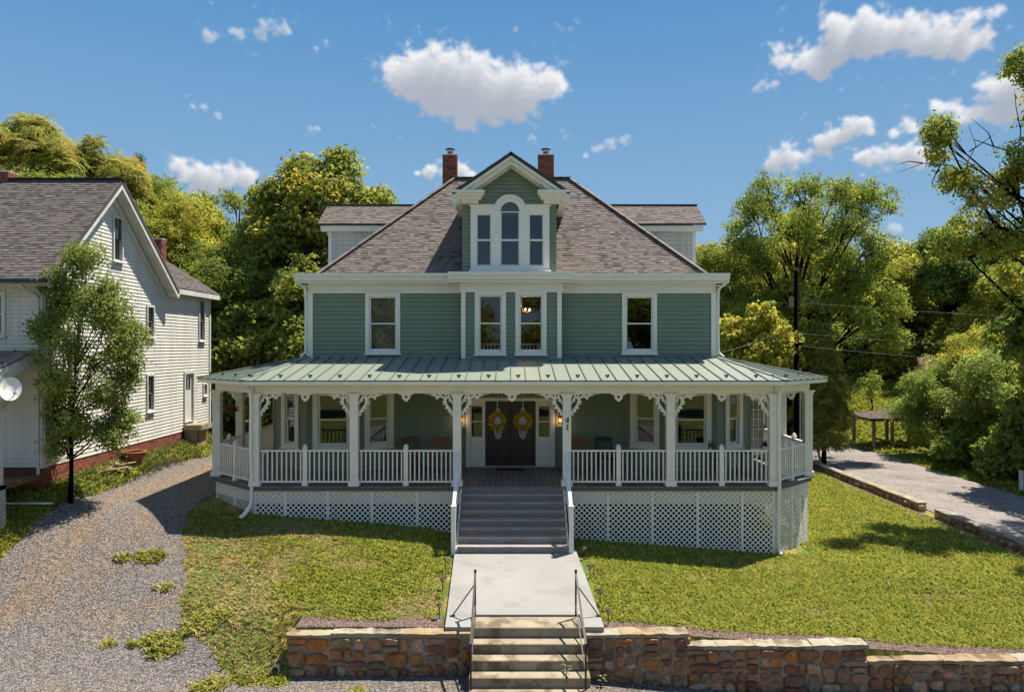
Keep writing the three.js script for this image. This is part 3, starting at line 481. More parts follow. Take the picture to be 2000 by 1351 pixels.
mesh('flashing', span(-6.62, -1.64, 4.80, 4.915, 0.028, 0.06), M.flash, house);
// projecting middle bay with paired windows
{
  const z = 0.45, b = [-1.53, 1.49];
  clapWall(house, [b[0], U0 - 0.02, z], 0, [[0, 0], [3.02, 0], [3.02, UH + 0.02], [0, UH + 0.02]], [hole(1.53 - 0.69, 1.0, 0.13, 2.03), hole(1.53 + 0.605, 1.0, 0.13, 2.03)], EX, M.green);
  windowUnit(house, [-0.69, U0 + 0.11, z], 0, 1.0, 2.03, { casing: 0.13, head: 0 });
  windowUnit(house, [0.605, U0 + 0.11, z], 0, 1.0, 2.03, { casing: 0.13, head: 0 });
  for (const s of [-1, 1]) { mesh('corner_board', chamferBox(0.14, UH + 0.04, 0.10, 0.008, -0.02 + s * 1.535, U0 + UH / 2 - 0.01, z + 0.02), M.trim, house); mesh('bay_cheek', span(-0.02 + s * 1.56 - 0.04, -0.02 + s * 1.56 + 0.04, U0 - 0.06, 7.1, -0.02, z - 0.02), M.green, house); }
  mesh('flashing', span(-1.66, 1.62, 4.72, 4.895, z + 0.026, z + 0.07), M.flash, house);
}
// ---- cornice: frieze, soffit, crown moulding and gutter, stepped out over the bay
function corniceRun(x0, x1, zf, wall, endL, endR) {
  const c = part('cornice', house);
  mesh('frieze', span(x0 + (endL ? 0.36 : 0), x1 - (endR ? 0.36 : 0), 7.00, 7.31, wall - 0.02, wall + 0.055), M.white, c);
  mesh('soffit', span(x0 + 0.04, x1 - 0.04, 7.31, 7.35, -0.4, zf - 0.09), M.white, c);
  const prof = new THREE.Shape(); prof.moveTo(-0.1, 7.34); for (const [a, b] of [[-0.10, 7.30], [-0.05, 7.30], [-0.045, 7.36], [0.0, 7.38], [0.02, 7.45], [0.06, 7.50], [0.065, 7.53], [0.10, 7.535], [0.10, 7.62], [-0.1, 7.62]]) prof.lineTo(a, b); prof.closePath();
  const g = new THREE.ExtrudeGeometry(prof, { depth: x1 - x0, bevelEnabled: false }); g.rotateY(Math.PI / 2); g.scale(1, 1, -1); g.translate(x0, 0, zf - 0.1); 
  const g2 = g.index ? g.toNonIndexed() : g; const p = g2.attributes.position; for (let i = 0; i < p.count; i += 3) for (const a of ['x', 'y', 'z']) { const k = 'xyz'.indexOf(a), t = p.array[(i + 1) * 3 + k]; p.array[(i + 1) * 3 + k] = p.array[(i + 2) * 3 + k]; p.array[(i + 2) * 3 + k] = t; }
  g2.computeVertexNormals(); mesh('crown_moulding', metricUV(g2), M.white, c);
  mesh('gutter_floor', span(x0 + 0.01, x1 - 0.01, 7.55, 7.60, -0.5, zf - 0.19), M.white, c);
}
corniceRun(-6.99, -2.02, 0.45, 0, true, false); corniceRun(1.98, 6.99, 0.45, 0, false, true); corniceRun(-2.02, 1.98, 0.9, 0.45, true, true);
for (const s of [-1, 1]) { mesh('frieze', span(Math.min(s * 1.57, s * 2.06) - 0.02, Math.max(s * 1.57, s * 2.06) - 0.02, 7.0, 7.32, -0.03, 0.05), M.white, house); mesh('frieze', span(-0.02 + s * 1.62 - 0.035, -0.02 + s * 1.62 + 0.035, 7.0, 7.32, 0.03, 0.5), M.white, house); mesh('cornice_side', span(s > 0 ? 6.62 : -6.985, s > 0 ? 6.985 : -6.62, 7.31, 7.60, -8.4, 0.24), M.white, house); mesh('frieze', span(s > 0 ? 6.56 : -6.675, s > 0 ? 6.675 : -6.56, 7.0, 7.31, -8, -0.02), M.white, house); }
// ---- main hipped roof
const E0 = 7.61, RX = 2.18, RY = 11.66, RZ = -4.02, EXX = 6.35, EZ = 0.10, BZ = -8.14;
const ridgeL = [-RX, RY, RZ], ridgeR = [RX, RY, RZ], fl = [-EXX, E0, EZ], fr = [EXX, E0, EZ], bl = [-EXX, E0, BZ], br = [EXX, E0, BZ];
roofSlope('roof_slope', house, [fl, fr, ridgeR, ridgeL], 11);
roofSlope('roof_slope', house, [bl, fl, ridgeL], 12); roofSlope('roof_slope', house, [fr, br, ridgeR], 13); roofSlope('roof_slope', house, [br, bl, ridgeL, ridgeR], 14);
for (const [a, b, k] of [[fl, ridgeL, 1], [fr, ridgeR, 2], [ridgeL, ridgeR, 3]]) ridgeCap(house, a, b, 20 + k);
// ---- side dormers with white cheeks
for (const s of [-1, 1]) {
  const d = part('side_dormer', house), X = (x) => s * x, r2 = [X(7.02), 10.62, RZ], r1 = [X(2.6), 10.62, RZ], e2 = [X(6.95), 9.66, -2.32], e1 = [X(2.6), 9.66, -2.32], g2 = [X(6.95), 9.66, -5.72], g1 = [X(2.6), 9.66, -5.72];
  const slope1 = s < 0 ? [e2, e1, r1, r2] : [e1, e2, r2, r1], slope2 = s < 0 ? [g1, g2, r2, r1] : [g2, g1, r1, r2];
  mesh('roof_deck', merge([slopeBase(slope1, 0.06), slopeBase(slope2, 0.06)]), roofDeck, d);
  mesh('shingles', merge([shingles(slope1, ROOF, 31 + s), shingles(slope2, ROOF, 34 + s)]), M.shingle, d).userData.kind = 'stuff';
  mesh('ridge_board', span(Math.min(X(2.6), X(7.03)), Math.max(X(2.6), X(7.03)), 10.615, 10.66, RZ - 0.09, RZ + 0.09), M.shingle.clone(), d).material = std(lin(0.10, 0.085, 0.08), 0.9);
  mesh('eave_board', span(Math.min(X(2.6), X(6.86)), Math.max(X(2.6), X(6.86)), 9.40, 9.60, -2.60, -2.40), M.trim, d);
  mesh('gable_wall', prism([[0, 0], [2.9, 0], [2.9, 1.9], [1.45, 2.75], [0, 1.9]], frame([X(6.52), 7.7, s < 0 ? -5.5 : -2.6], [X(6.52), 7.7, s < 0 ? -2.6 : -5.5], [X(6.52), 9, s < 0 ? -5.5 : -2.6]), -0.06, 0.03), M.clap, d);
  mesh('corner_board', span(Math.min(X(6.50), X(6.62)), Math.max(X(6.50), X(6.62)), 7.62, 9.5, -2.62, -2.555), M.trim, d);
  const x0 = s < 0 ? -6.5 : 3.4;
  const cw = clapWall(house, [x0, 7.7, -2.6], 0, [[0, 0], [3.1, 0], [3.1, 1.72], [0, 1.72]], [], 0.155, M.clap, { sheath: M.clap }); cw.name = 'dormer_cheek';
}
// ---- front dormer
{
  const z = 0.3, x0 = -1.6, y0 = 7.6, cx = -0.085 - x0, W = 3.03, eave = 2.5, peak = eave + 1.52 * 0.68, poly = [[0, 0], [W, 0], [W, eave], [cx, peak], [0, eave]];
  const w = clapWall(house, [x0, y0, z], 0, poly, [[0.29, 2.78, 0, 2.15], [1.115, 1.955, 2.15, 2.24], [1.205, 1.865, 2.26, 2.36], [1.395, 1.675, 2.39, 2.49]], 0.125, M.green, { holes: [[0.33, 2.74, 0.12, 1.95]] }); w.name = 'dormer_wall';
  for (const s of [0, 1]) mesh('dormer_cheek', span(x0 + s * (W - 0.1), x0 + s * (W - 0.1) + 0.1, y0, y0 + eave, -3.2, z - 0.12), M.green, house);
  mesh('dormer_room', span(x0 + 0.1, x0 + W - 0.1, y0, y0 + 0.05, -2.6, z - 0.13), M.interior, house); mesh('dormer_room', span(x0 + 0.1, x0 + W - 0.1, y0, y0 + 2.6, -2.65, -2.6), M.interior, house);
  const v = part('arched_window', house, [-0.065, 0, z]);
  const s = new THREE.Shape(); s.moveTo(-1.265, 7.70); s.lineTo(1.265, 7.70); s.lineTo(1.265, 9.78); s.lineTo(0.49, 9.78); s.absarc(0, 9.61, 0.52, 0.333, Math.PI - 0.333, false); s.lineTo(-1.265, 9.78); s.closePath();
  const L = [-1.07, -0.61], C = [-0.30, 0.30], R = [0.61, 1.07];
  for (const q of [L, R]) s.holes.push(rectShape(new THREE.Path(), q[0], q[1], 7.86, 9.52));
  const ap = new THREE.Path(); ap.moveTo(C[0], 7.86); ap.lineTo(C[1], 7.86); ap.lineTo(C[1], 9.61); ap.absarc(0, 9.61, 0.30, 0, Math.PI, false); ap.lineTo(C[0], 7.86); s.holes.push(ap);
  mesh('casing', extrude(s, 0.07, 0.015, 0.006), M.trim, v);
  mesh('head_trim', merge([chamferBox(0.82, 0.06, 0.12, 0.01, -0.90, 9.80, 0.06), chamferBox(0.82, 0.06, 0.12, 0.01, 0.90, 9.80, 0.06)]), M.trim, v);
  const arcS = new THREE.Shape(); arcS.absarc(0, 9.61, 0.535, 0.35, Math.PI - 0.35, false); arcS.absarc(0, 9.61, 0.455, Math.PI - 0.35, 0.35, true); mesh('arch_trim', extrude(arcS, 0.045, 0.085, 0.01), M.trim, v);
  mesh('sill', chamferBox(2.62, 0.07, 0.16, 0.01, 0, 7.70, 0.08), M.trim, v);
  for (const q of [L, C, R]) {
    const top = q === C ? 9.61 : 9.52, st = 0.03;
    mesh('sash', merge([extrude(ringShape(q[0], q[1], 7.86, 8.70, [[q[0] + st, q[1] - st, 7.90, 8.66]]), 0.03, -0.03), extrude(ringShape(q[0], q[1], 8.68, top, [[q[0] + st, q[1] - st, 8.72, top - st]]), 0.03, 0.0)]), M.trim, v);
    mesh('pane', span(q[0] + st, q[1] - st, 7.9, 8.66, -0.016, -0.012), M.glass, v); mesh('pane', span(q[0] + st, q[1] - st, 8.72, top - st, 0.012, 0.016), M.glass, v);
  }
  const fan = new THREE.Shape(); fan.absarc(0, 9.615, 0.295, 0, Math.PI, false); fan.closePath(); mesh('fanlight', extrude(fan, 0.005, 0.01), M.glass, v);
  // roof of the front dormer
  const px = -0.03, pk = [px, 11.41, 0.80], eL = [px - 1.87, 10.14, 0.80], eR = [px + 1.87, 10.14, 0.80], bk = -3.95;
  roofSlope('dormer_roof', house, [[eL[0], eL[1], bk], eL, pk, [px, 11.41, bk]], 41); roofSlope('dormer_roof', house, [eR, [eR[0], eR[1], bk], [px, 11.41, bk], pk], 42);
  const rk = part('gable_trim', house);
  const rakeShape = (d0, d1, scal) => { // inverted-V board below the roof edge, from depth d0 to d1
    const pts = []; const k = 1.27 / 1.87, h = 1.85; pts.push([px - h, 11.41 - k * h - d0], [px, 11.41 - d0], [px + h, 11.41 - k * h - d0]);
    const inner = [[px + h, 11.41 - k * h - d1]]; const N = 34; for (let i = 0; i <= N; i++) { const x = px + h - 2 * h * i / N, y = 11.41 - k * Math.abs(x - px) - d1 - (scal ? (i % 2) * 0.025 : 0); inner.push([x, y]); } inner.push([px - h, 11.41 - k * h - d1]);
    return new THREE.Shape([...pts, ...inner].map((p) => new THREE.Vector2(...p)));
  };
  mesh('rake_board', extrude(rakeShape(0.09, 0.22, false), 0.05, 0.74), M.white, rk);
  mesh('rake_board', extrude(rakeShape(0.10, 0.36, true), 0.04, 0.66), M.white, rk);
  mesh('rake_board', extrude(rakeShape(0.10, 0.42, false), 0.05, 0.33), M.white, rk);
  mesh('gable_soffit', merge([extrude(rakeShape(0.11, 0.15, false), 0.34, 0.36)]), M.white, rk);
  for (const s2 of [-1, 1]) {
    const c = part('cornice_return', house), i = px + s2 * 0.84, o = px + s2 * 1.86, a = Math.min(i, o), b = Math.max(i, o);
    for (const [dx, y1, y2, zz] of [[0, 10.13, 10.21, 0.82], [0.05, 10.04, 10.13, 0.76], [0.11, 9.95, 10.04, 0.69], [0.20, 9.84, 9.95, 0.58]]) mesh('moulding', s2 < 0 ? span(a + dx * 1.5, b - dx, y1, y2, 0.3, zz) : span(a + dx, b - dx * 1.5, y1, y2, 0.3, zz), M.white, c);
    mesh('side_eave', span(Math.min(px + s2 * 1.56, px + s2 * 1.84), Math.max(px + s2 * 1.56, px + s2 * 1.84), 9.86, 10.12, -2.4, 0.3), M.white, c);
  }
}
chimney(house, [-2.43, 10.6, -5.0], 0.53, 2.12, 0.53, 61, true); chimney(house, [1.33, 10.9, -5.0], 0.58, 1.82, 0.53, 62, true);
// downspouts of the main roof
for (const s of [-1, 1]) mesh('downspout', merge([tube([[s * 6.9, 7.3, 0.3], [s * 6.72, 7.15, 0.12], [s * 6.70, 6.9, 0.09], [s * 6.70, 5.3, 0.09], [s * 6.71, 5.08, 0.10], [s * 6.86, 4.93, 0.16]], 0.045, 8), bx(0.12, 0.03, 0.12, s * 6.70, 6.2, 0.07)]), M.trim, house);
console.log('house done');

// ================================================================ wraparound porch
const porch = thing('wraparound_porch', 'white wraparound porch with green standing seam metal roof and gingerbread brackets', 'porch');
const ZF = 3.3, EAVE = 4.33, TOPY = 4.93;
// deck boards run front to back
{
  const f = { o: new THREE.Vector3(0, DECK, 0), ex: new THREE.Vector3(1, 0, 0), ey: new THREE.Vector3(0, 0, -1), ez: new THREE.Vector3(0, 1, 0) };
  const d = part('deck', porch), poly = [[-9.08, -1.78], [-7.28, -3.44], [7.40, -3.44], [9.10, -1.78], [9.10, 5], [7.75, 5], [7.75, 0.1], [-7.75, 0.1], [-7.75, 5], [-9.08, 5]];
  const front = [[-9.08, 0.0], [-9.08, -1.78], [-7.28, -3.44], [7.40, -3.44], [9.10, -1.78], [9.10, 0.0]], tones = [1, 0.9, 1.08, 0.96].map((k) => { const m = M.deck.clone(); m.color.multiplyScalar(k); return m; });
  let i = 0; for (let x = -9.1; x < 9.1; x += 0.163, i++) { const q = cutBox(front, x, x + 0.149, -4, 0.01); if (q.length > 2) mesh('plank', prism(q, f, -0.03, 0), tones[(i * 7 + (i % 3)) % 4], d); }
  for (const [a, b] of [[-9.08, -7.74], [7.74, 9.1]]) for (let x = a; x < b - 0.05; x += 0.145) mesh('plank', span(x, Math.min(x + 0.137, b), DECK - 0.03, DECK, -5, -0.015), tones[i++ % 4], d);
    // rim boards
  const rim = [[[-9.02, -5], [-9.02, 1.74]], [[-9.02, 1.74], [-7.25, 3.38]], [[-7.25, 3.38], [7.37, 3.38]], [[7.37, 3.38], [9.04, 1.74]], [[9.04, 1.74], [9.04, -5]]];
  for (const [a, b] of rim) { mesh('rim_board', beam([a[0], DECK - 0.085, a[1]], [b[0], DECK - 0.085, b[1]], 0.04, 0.10), std(lin(0.17, 0.16, 0.155), 0.7, { map: T.wood }), d); }
  for (const [a, b] of rim.slice(1, 4)) { const n = 0.09, L = Math.hypot(b[0] - a[0], b[1] - a[1]), nx = -(b[1] - a[1]) / L * -1, nz = -(b[0] - a[0]) / L; mesh('joist_board', beam([a[0] - (b[1] - a[1]) / L * -n * 1, DECK - 0.30, a[1] + nz * n], [b[0] - (b[1] - a[1]) / L * -n * 1, DECK - 0.30, b[1] + nz * n], 0.04, 0.42), M.white, d); }
  mesh('underfloor', span(-8.9, 8.9, 0.3, 0.34, -4.9, 0.0), M.interior, d).visible = true;
}
// lattice skirt panels with framed posts; each panel is one mesh of crossed slats
function lattice(parent, a, b, ya, yb, top) { // a, b: [x, z]; ya, yb: lower edge at each end
  const L = Math.hypot(b[0] - a[0], b[1] - a[1]), f = frame([a[0], 0, a[1]], [b[0], 0, b[1]], [a[0], 1, a[1]]), box = [[0, ya], [L, yb], [L, top], [0, top]], list = [], w = 0.036, p = 0.106;
  const lo = Math.min(ya, yb), S = Math.SQRT1_2;
  for (const [sx, t] of [[1, 0], [-1, 0.009]]) for (let c = -8; c < 12; c += p) { let q = cut(cut(box, sx * S, S, c + w / 2), -sx * S, -S, -(c - w / 2)); if (q.length > 2) list.push(prism(q, f, t, t + 0.008)); }
  return mesh('lattice_panel', merge(list), M.white, parent);
}
{
  const sk = part('lattice_skirt', porch), top = DECK - 0.14, gy = (x, z) => height(x, z) - 0.05;
  const runs = [[-7.21, -6.36, -5.17, -3.93, -2.66, -1.60], [1.66, 2.69, 3.94, 5.21, 6.46, 7.34]];
  const post = (x, z, w = 0.075) => mesh('lattice_post', span(x - w / 2, x + w / 2, gy(x, z) - 0.05, top + 0.02, z - 0.01, z + 0.025), M.white, sk);
  for (const r of runs) for (let i = 0; i < r.length; i++) { post(r[i], ZF + 0.05); if (i + 1 < r.length) { lattice(sk, [r[i], ZF + 0.045], [r[i + 1], ZF + 0.045], gy(r[i], ZF) - 0.02, gy(r[i + 1], ZF) - 0.02, top); mesh('top_rail', span(r[i] + 0.03, r[i + 1] - 0.03, top - 0.02, top + 0.025, ZF + 0.04, ZF + 0.068), M.white, sk); } }
  for (const [a, m, b] of [[[-8.93, 1.69], [-8.1, 2.48], [-7.23, 3.33]], [[7.36, 3.33], [8.18, 2.5], [8.96, 1.69]]]) for (const [p, q] of [[a, m], [m, b]]) { lattice(sk, p, q, gy(...p), gy(...q), top); if (p === m) post(m[0], m[1], 0.09); else post(p[0], p[1] - 0.006, 0.085); }
  lattice(sk, [-8.93, -3.4], [-8.93, -0.9], gy(-8.93, -3), gy(-8.93, -0.9), top); lattice(sk, [-8.93, -0.9], [-8.93, 1.69], gy(-8.93, -0.9), gy(-8.93, 1.69), top);
  lattice(sk, [8.96, 1.69], [8.96, -0.7], gy(8.96, 1.69), gy(8.96, -0.7), top); lattice(sk, [8.96, -0.7], [8.96, -3.2], gy(8.96, -0.7), gy(8.96, -3.2), top);
}
// ---- columns with gingerbread brackets
const bracketGeo = (() => {
  const A = [ribbon([[0.0, -0.60], [0.06, -0.50], [0.15, -0.38], [0.215, -0.26], [0.215, -0.17], [0.17, -0.115], [0.105, -0.13], [0.085, -0.19], [0.115, -0.225]], 0.066, 0.05), ribbon([[0.205, -0.24], [0.25, -0.15], [0.33, -0.085], [0.41, -0.095], [0.465, -0.12]], 0.05, 0.06), ribbon([[0.44, -0.10], [0.52, -0.06], [0.62, -0.035], [0.74, -0.005]], 0.07, 0.03), ribbon([[0.0, -0.30], [0.05, -0.22], [0.10, -0.12], [0.145, -0.02]], 0.045, 0.05), ribbon([[0.20, -0.17], [0.215, -0.09], [0.205, -0.0]], 0.045, 0.05), ribbon([[0.30, -0.10], [0.36, -0.05], [0.43, -0.0]], 0.04, 0.05), ribbon([[0.0, -0.016], [0.4, -0.016], [0.78, -0.012]], 0.032, 0.024)];
  for (const [x, y, r] of [[0.19, -0.405, 0.04], [0.115, -0.49, 0.042], [0.045, -0.585, 0.038], [0.46, -0.135, 0.036], [0.27, -0.235, 0.032], [0.265, -0.30, 0.025]]) { const s = new THREE.Shape(); s.absarc(x, y, r, 0, Math.PI * 2); A.push(s); }
  return merge(A.map((s, i) => extrude(s, 0.045 - (i % 4) * 0.002, -0.0225 + (i % 4) * 0.001)));
})();
const pendantGeo = (() => { const s = new THREE.Shape(); s.moveTo(0, -0.24); s.bezierCurveTo(0.07, -0.19, 0.15, -0.13, 0.11, -0.06); s.lineTo(0.20, -0.03); s.lineTo(0.22, 0); s.lineTo(-0.22, 0); s.lineTo(-0.20, -0.03); s.lineTo(-0.11, -0.06); s.bezierCurveTo(-0.15, -0.13, -0.07, -0.19, 0, -0.24); const h = new THREE.Path(); h.moveTo(0, -0.05); h.lineTo(0.06, -0.11); h.lineTo(0.015, -0.12); h.lineTo(0.02, -0.14); h.lineTo(-0.02, -0.14); h.lineTo(-0.015, -0.12); h.lineTo(-0.06, -0.11); h.closePath(); s.holes.push(h); return extrude(s, 0.04, -0.02); })();
const BEAM = 3.96, colGeo = merge([chamferBox(0.23, BEAM - DECK, 0.23, 0.012, 0, (BEAM - DECK) / 2, 0)]);
const colBase = chamferBox(0.31, 0.16, 0.31, 0.015, 0, 0.08, 0), capGeo = (() => { const s = new THREE.Shape(); s.moveTo(-0.115, 0); s.lineTo(0.115, 0); s.quadraticCurveTo(0.125, 0.11, 0.20, 0.15); s.lineTo(0.20, 0.17); s.lineTo(-0.20, 0.17); s.lineTo(-0.20, 0.15); s.quadraticCurveTo(-0.125, 0.11, -0.115, 0); return extrude(s, 0.236, -0.118); })();
function column(x, z, ry, sides) {
  const c = part('column', porch, [x, DECK, z], ry); mesh('shaft', colGeo, M.white, c); mesh('base', colBase, M.white, c);
  const cap = mesh('capital', capGeo, M.white, c); cap.position.y = BEAM - DECK - 0.175;
  for (const s of sides) { const b = mesh('bracket', bracketGeo, M.white, c); b.position.set(s * 0.113, BEAM - DECK - 0.002, 0); if (s < 0) b.rotation.y = Math.PI; }
  return c;
}
const FX = [-7.21, -4.43, -1.54, 1.54, 4.45, 7.34]; const cols = FX.map((x, i) => column(x, ZF, 0, i === 0 ? [1] : i === 5 ? [-1] : [-1, 1]));
column(-8.93, 1.69, 0, []); column(-8.93, -0.2, 0, []); column(-8.93, -4.0, 0, []); column(8.96, 1.69, 0, []); column(8.96, -0.45, 0, []);
for (const [x, z, ry] of [[-5.82, ZF, 0], [-2.98, ZF, 0], [0, ZF, 0], [3.0, ZF, 0], [5.9, ZF, 0], [-8.07, 2.5, Math.PI / 4], [8.15, 2.5, -Math.PI / 4]]) { const p = mesh('pendant', pendantGeo, M.white, porch); p.position.set(x, BEAM - 0.002, z); p.rotation.y = ry; }
// house number on the entry column
{
  const font = await new FontLoader().loadAsync('fonts/droid/droid_serif_bold.typeface.json');
  for (const [ch, y] of [['4', 1.79], ['1', 1.585]]) { const g = new TextGeometry(ch, { font, size: 0.15, depth: 0.015, curveSegments: 4 }); g.computeBoundingBox(); const w = g.boundingBox.max.x + g.boundingBox.min.x; g.translate(-w / 2, 0, 0); const m = mesh('number', metricUV(g), M.black, cols[3]); m.position.set(0.0, y, 0.117); m.rotation.z = -0.12; }
}
// ---- beam, ceiling, gutter
{
  const b = part('entablature', porch), ring = [[-8.93, -5.9], [-8.93, 1.69], [-7.21, 3.3], [7.34, 3.3], [8.96, 1.69], [8.96, -5.9]], out = [[-9.40, -5.9], [-9.40, 1.88], [-7.40, 3.77], [7.53, 3.77], [9.43, 1.88], [9.43, -5.9]];
  for (let i = 0; i < 5; i++) { const [p, q] = [ring[i], ring[i + 1]]; mesh('frieze_board', beam([p[0], BEAM + 0.135, p[1]], [q[0], BEAM + 0.135, q[1]], 0.12 + (i % 2) * 0.006, 0.27 + (i % 2) * 0.004), M.white, b); const [c, d] = [out[i], out[i + 1]]; mesh('gutter', beam([c[0], EAVE - 0.055, c[1]], [d[0], EAVE - 0.055, d[1]], 0.10 + (i % 2) * 0.004, 0.11 + (i % 2) * 0.004), M.trim, b); }
  const sh = new THREE.Shape([[-9.36, 5.9], [-9.36, -1.86], [-7.38, -3.72], [7.51, -3.72], [9.39, -1.86], [9.39, 5.9], [7.74, 5.9], [7.74, 0.3], [4.86, -0.74], [-4.86, -0.74], [-7.74, 0.3], [-7.74, 5.9]].map((p) => new THREE.Vector2(...p)));
  const g = new THREE.ExtrudeGeometry(sh, { depth: 0.03, bevelEnabled: false }); g.rotateX(-Math.PI / 2); g.translate(0, BEAM + 0.235, 0); mesh('soffit', metricUV(g), M.ceiling, b);
  for (const i of [1, 2, 3]) { const [p, q] = [ring[i], ring[i + 1]], k = 0.30; mesh('bed_moulding', beam([p[0] * 1.012, BEAM + 0.225, p[1] + 0.075], [q[0] * 1.012, BEAM + 0.225, q[1] + 0.075], 0.05 + (i % 2) * 0.003, 0.05), M.trim, b); }
}
// ---- standing seam roof: pans between raised seams
function seamRoof(poly3, pitch, hearts, off = 0) {
  const f = frame(poly3[0], poly3[1], poly3[2]), poly = poly3.map(f.to), r = part('roof', porch), xs = poly.map((p) => p[0]), x0 = Math.min(...xs), x1 = Math.max(...xs), up = poly.map((p) => p[1]), y1 = Math.max(...up);
  mesh('roof_deck', prism(poly, f, -0.05, -0.006), M.sheath, r);
  let k = 0;
  for (let x = x0 - off; x < x1; x += pitch, k++) {
    const q = cutBox(poly, Math.max(x + 0.003, x0), Math.min(x + pitch - 0.003, x1), -1, y1 + 1); if (q.length < 3) continue;
    mesh('metal_pan', prism(q, f, -0.004, 0.002), M.roofMetal, r);
    const s = cutBox(poly, x - 0.012, x + 0.012, -1, y1 + 1); if (s.length > 2) mesh('seam', prism(s, f, 0, 0.034), M.seam, r);
    if (hearts && k % 2 === 0) { const hx = x + pitch / 2, h = new THREE.Shape(); h.moveTo(0, -0.075); h.bezierCurveTo(-0.15, 0.05, -0.07, 0.12, 0, 0.05); h.bezierCurveTo(0.07, 0.12, 0.15, 0.05, 0, -0.075); const g = extrude(h, 0.012, 0), m = new THREE.Matrix4().makeBasis(f.ex, f.ey, f.ez); g.scale(0.72, 0.72, 1); g.rotateX(0.95); g.applyMatrix4(m); const p = f.o.clone().addScaledVector(f.ex, hx).addScaledVector(f.ey, 0.42).addScaledVector(f.ez, 0.045); g.translate(p.x, p.y, p.z); mesh('snow_guard', g, M.heart, r); }
  }
  mesh('drip_edge', beam(poly3[0], poly3[1], 0.05, 0.035), M.seam, r);
  return r;
}
const eA = [-7.43, EAVE, 3.80], eB = [7.56, EAVE, 3.80], cL = [-9.45, EAVE, 1.90], cR = [9.48, EAVE, 1.90], tL = [-6.62, TOPY, 0.03], tR = [6.62, TOPY, 0.03];
seamRoof([eA, eB, tR, tL], 0.4165, true, 0.1);
seamRoof([cL, eA, tL], 0.40, true, 0.2); seamRoof([eB, cR, tR], 0.40, true, 0.2);
seamRoof([[-9.45, EAVE, -6.2], cL, tL, [-6.62, TOPY, -6.2]], 0.4165, false, 0); seamRoof([cR, [9.48, EAVE, -6.2], [6.62, TOPY, -6.2], tR], 0.4165, false, 0);
for (const [a, b] of [[eA, tL], [cL, tL], [eB, tR], [cR, tR]]) mesh('hip_cap', beam([a[0], a[1] + 0.02, a[2]], [b[0], b[1] + 0.02, b[2]], 0.10, 0.035), M.roofMetal, porch);
// ---- railings
const balGeo = chamferBox(0.036, 0.86, 0.036, 0.005, 0, 0.55, 0), newelGeo = merge([chamferBox(0.115, 1.06, 0.115, 0.01, 0, 0.53, 0), chamferBox(0.14, 0.04, 0.14, 0.01, 0, 1.075, 0), metricUV(new THREE.SphereGeometry(0.055, 10, 8).scale(1, 0.8, 1).translate(0, 1.125, 0))]), newelBase = chamferBox(0.15, 0.10, 0.15, 0.01, 0, 0.05, 0);
function railing(a, b, mid = true, inset = 0.13) {
  const A = new THREE.Vector3(a[0], DECK, a[1]), B = new THREE.Vector3(b[0], DECK, b[1]), d = B.clone().sub(A), L = d.length(), ry = Math.atan2(-d.z, d.x), r = part('railing', porch, [a[0], DECK, a[1]], ry);
  const segs = mid ? [[inset, L / 2 - 0.06], [L / 2 + 0.06, L - inset]] : [[inset, L - inset]];
  for (const [s, e] of segs) {
    mesh('top_rail', chamferBox(e - s, 0.05, 0.085, 0.012, (s + e) / 2, 0.985, 0), M.trim, r); mesh('bottom_rail', chamferBox(e - s, 0.05, 0.05, 0.008, (s + e) / 2, 0.115, 0), M.trim, r);
    const n = Math.round((e - s) / 0.13); for (let i = 0; i < n; i++) { const k = mesh('baluster', balGeo, M.trim, r); k.position.x = mix(s, e, (i + 0.5) / n); }
  }
  if (mid) { const p = mesh('post', newelGeo, M.trim, r); p.position.x = L / 2; const q = mesh('post_base', newelBase, M.trim, r); q.position.x = L / 2; }
}
for (const [i, j] of [[0, 1], [1, 2], [3, 4], [4, 5]]) railing([FX[i], ZF], [FX[j], ZF]);
railing([-8.93, 1.69], [-7.21, ZF]); railing([7.34, ZF], [8.96, 1.69]); railing([-8.93, -0.2], [-8.93, 1.69]); railing([-8.93, -4], [-8.93, -0.2]); railing([8.96, 1.69], [8.96, -0.45]); railing([8.96, -0.45], [8.96, -2.3], false);
// porch downspouts
mesh('downspout', merge([tube([[-7.36, 4.24, 3.72], [-7.32, 4.05, 3.5], [-7.30, 3.9, 3.46], [-7.30, 2.5, 3.46], [-7.30, 0.86, 3.46], [-7.34, 0.74, 3.55]], 0.05, 8, 40), tube([[-7.34, 0.76, 3.54], [-7.38, 0.66, 3.66], [-7.46, 0.56, 3.88]], 0.06, 10)]), M.trim, porch);
mesh('downspout', merge([tube([[7.5, 4.24, 3.72], [7.48, 4.05, 3.5], [7.47, 3.9, 3.46], [7.47, 1.5, 3.46], [7.47, -0.45, 3.46], [7.49, -0.52, 3.55]], 0.055, 8, 40)]), M.trim, porch);

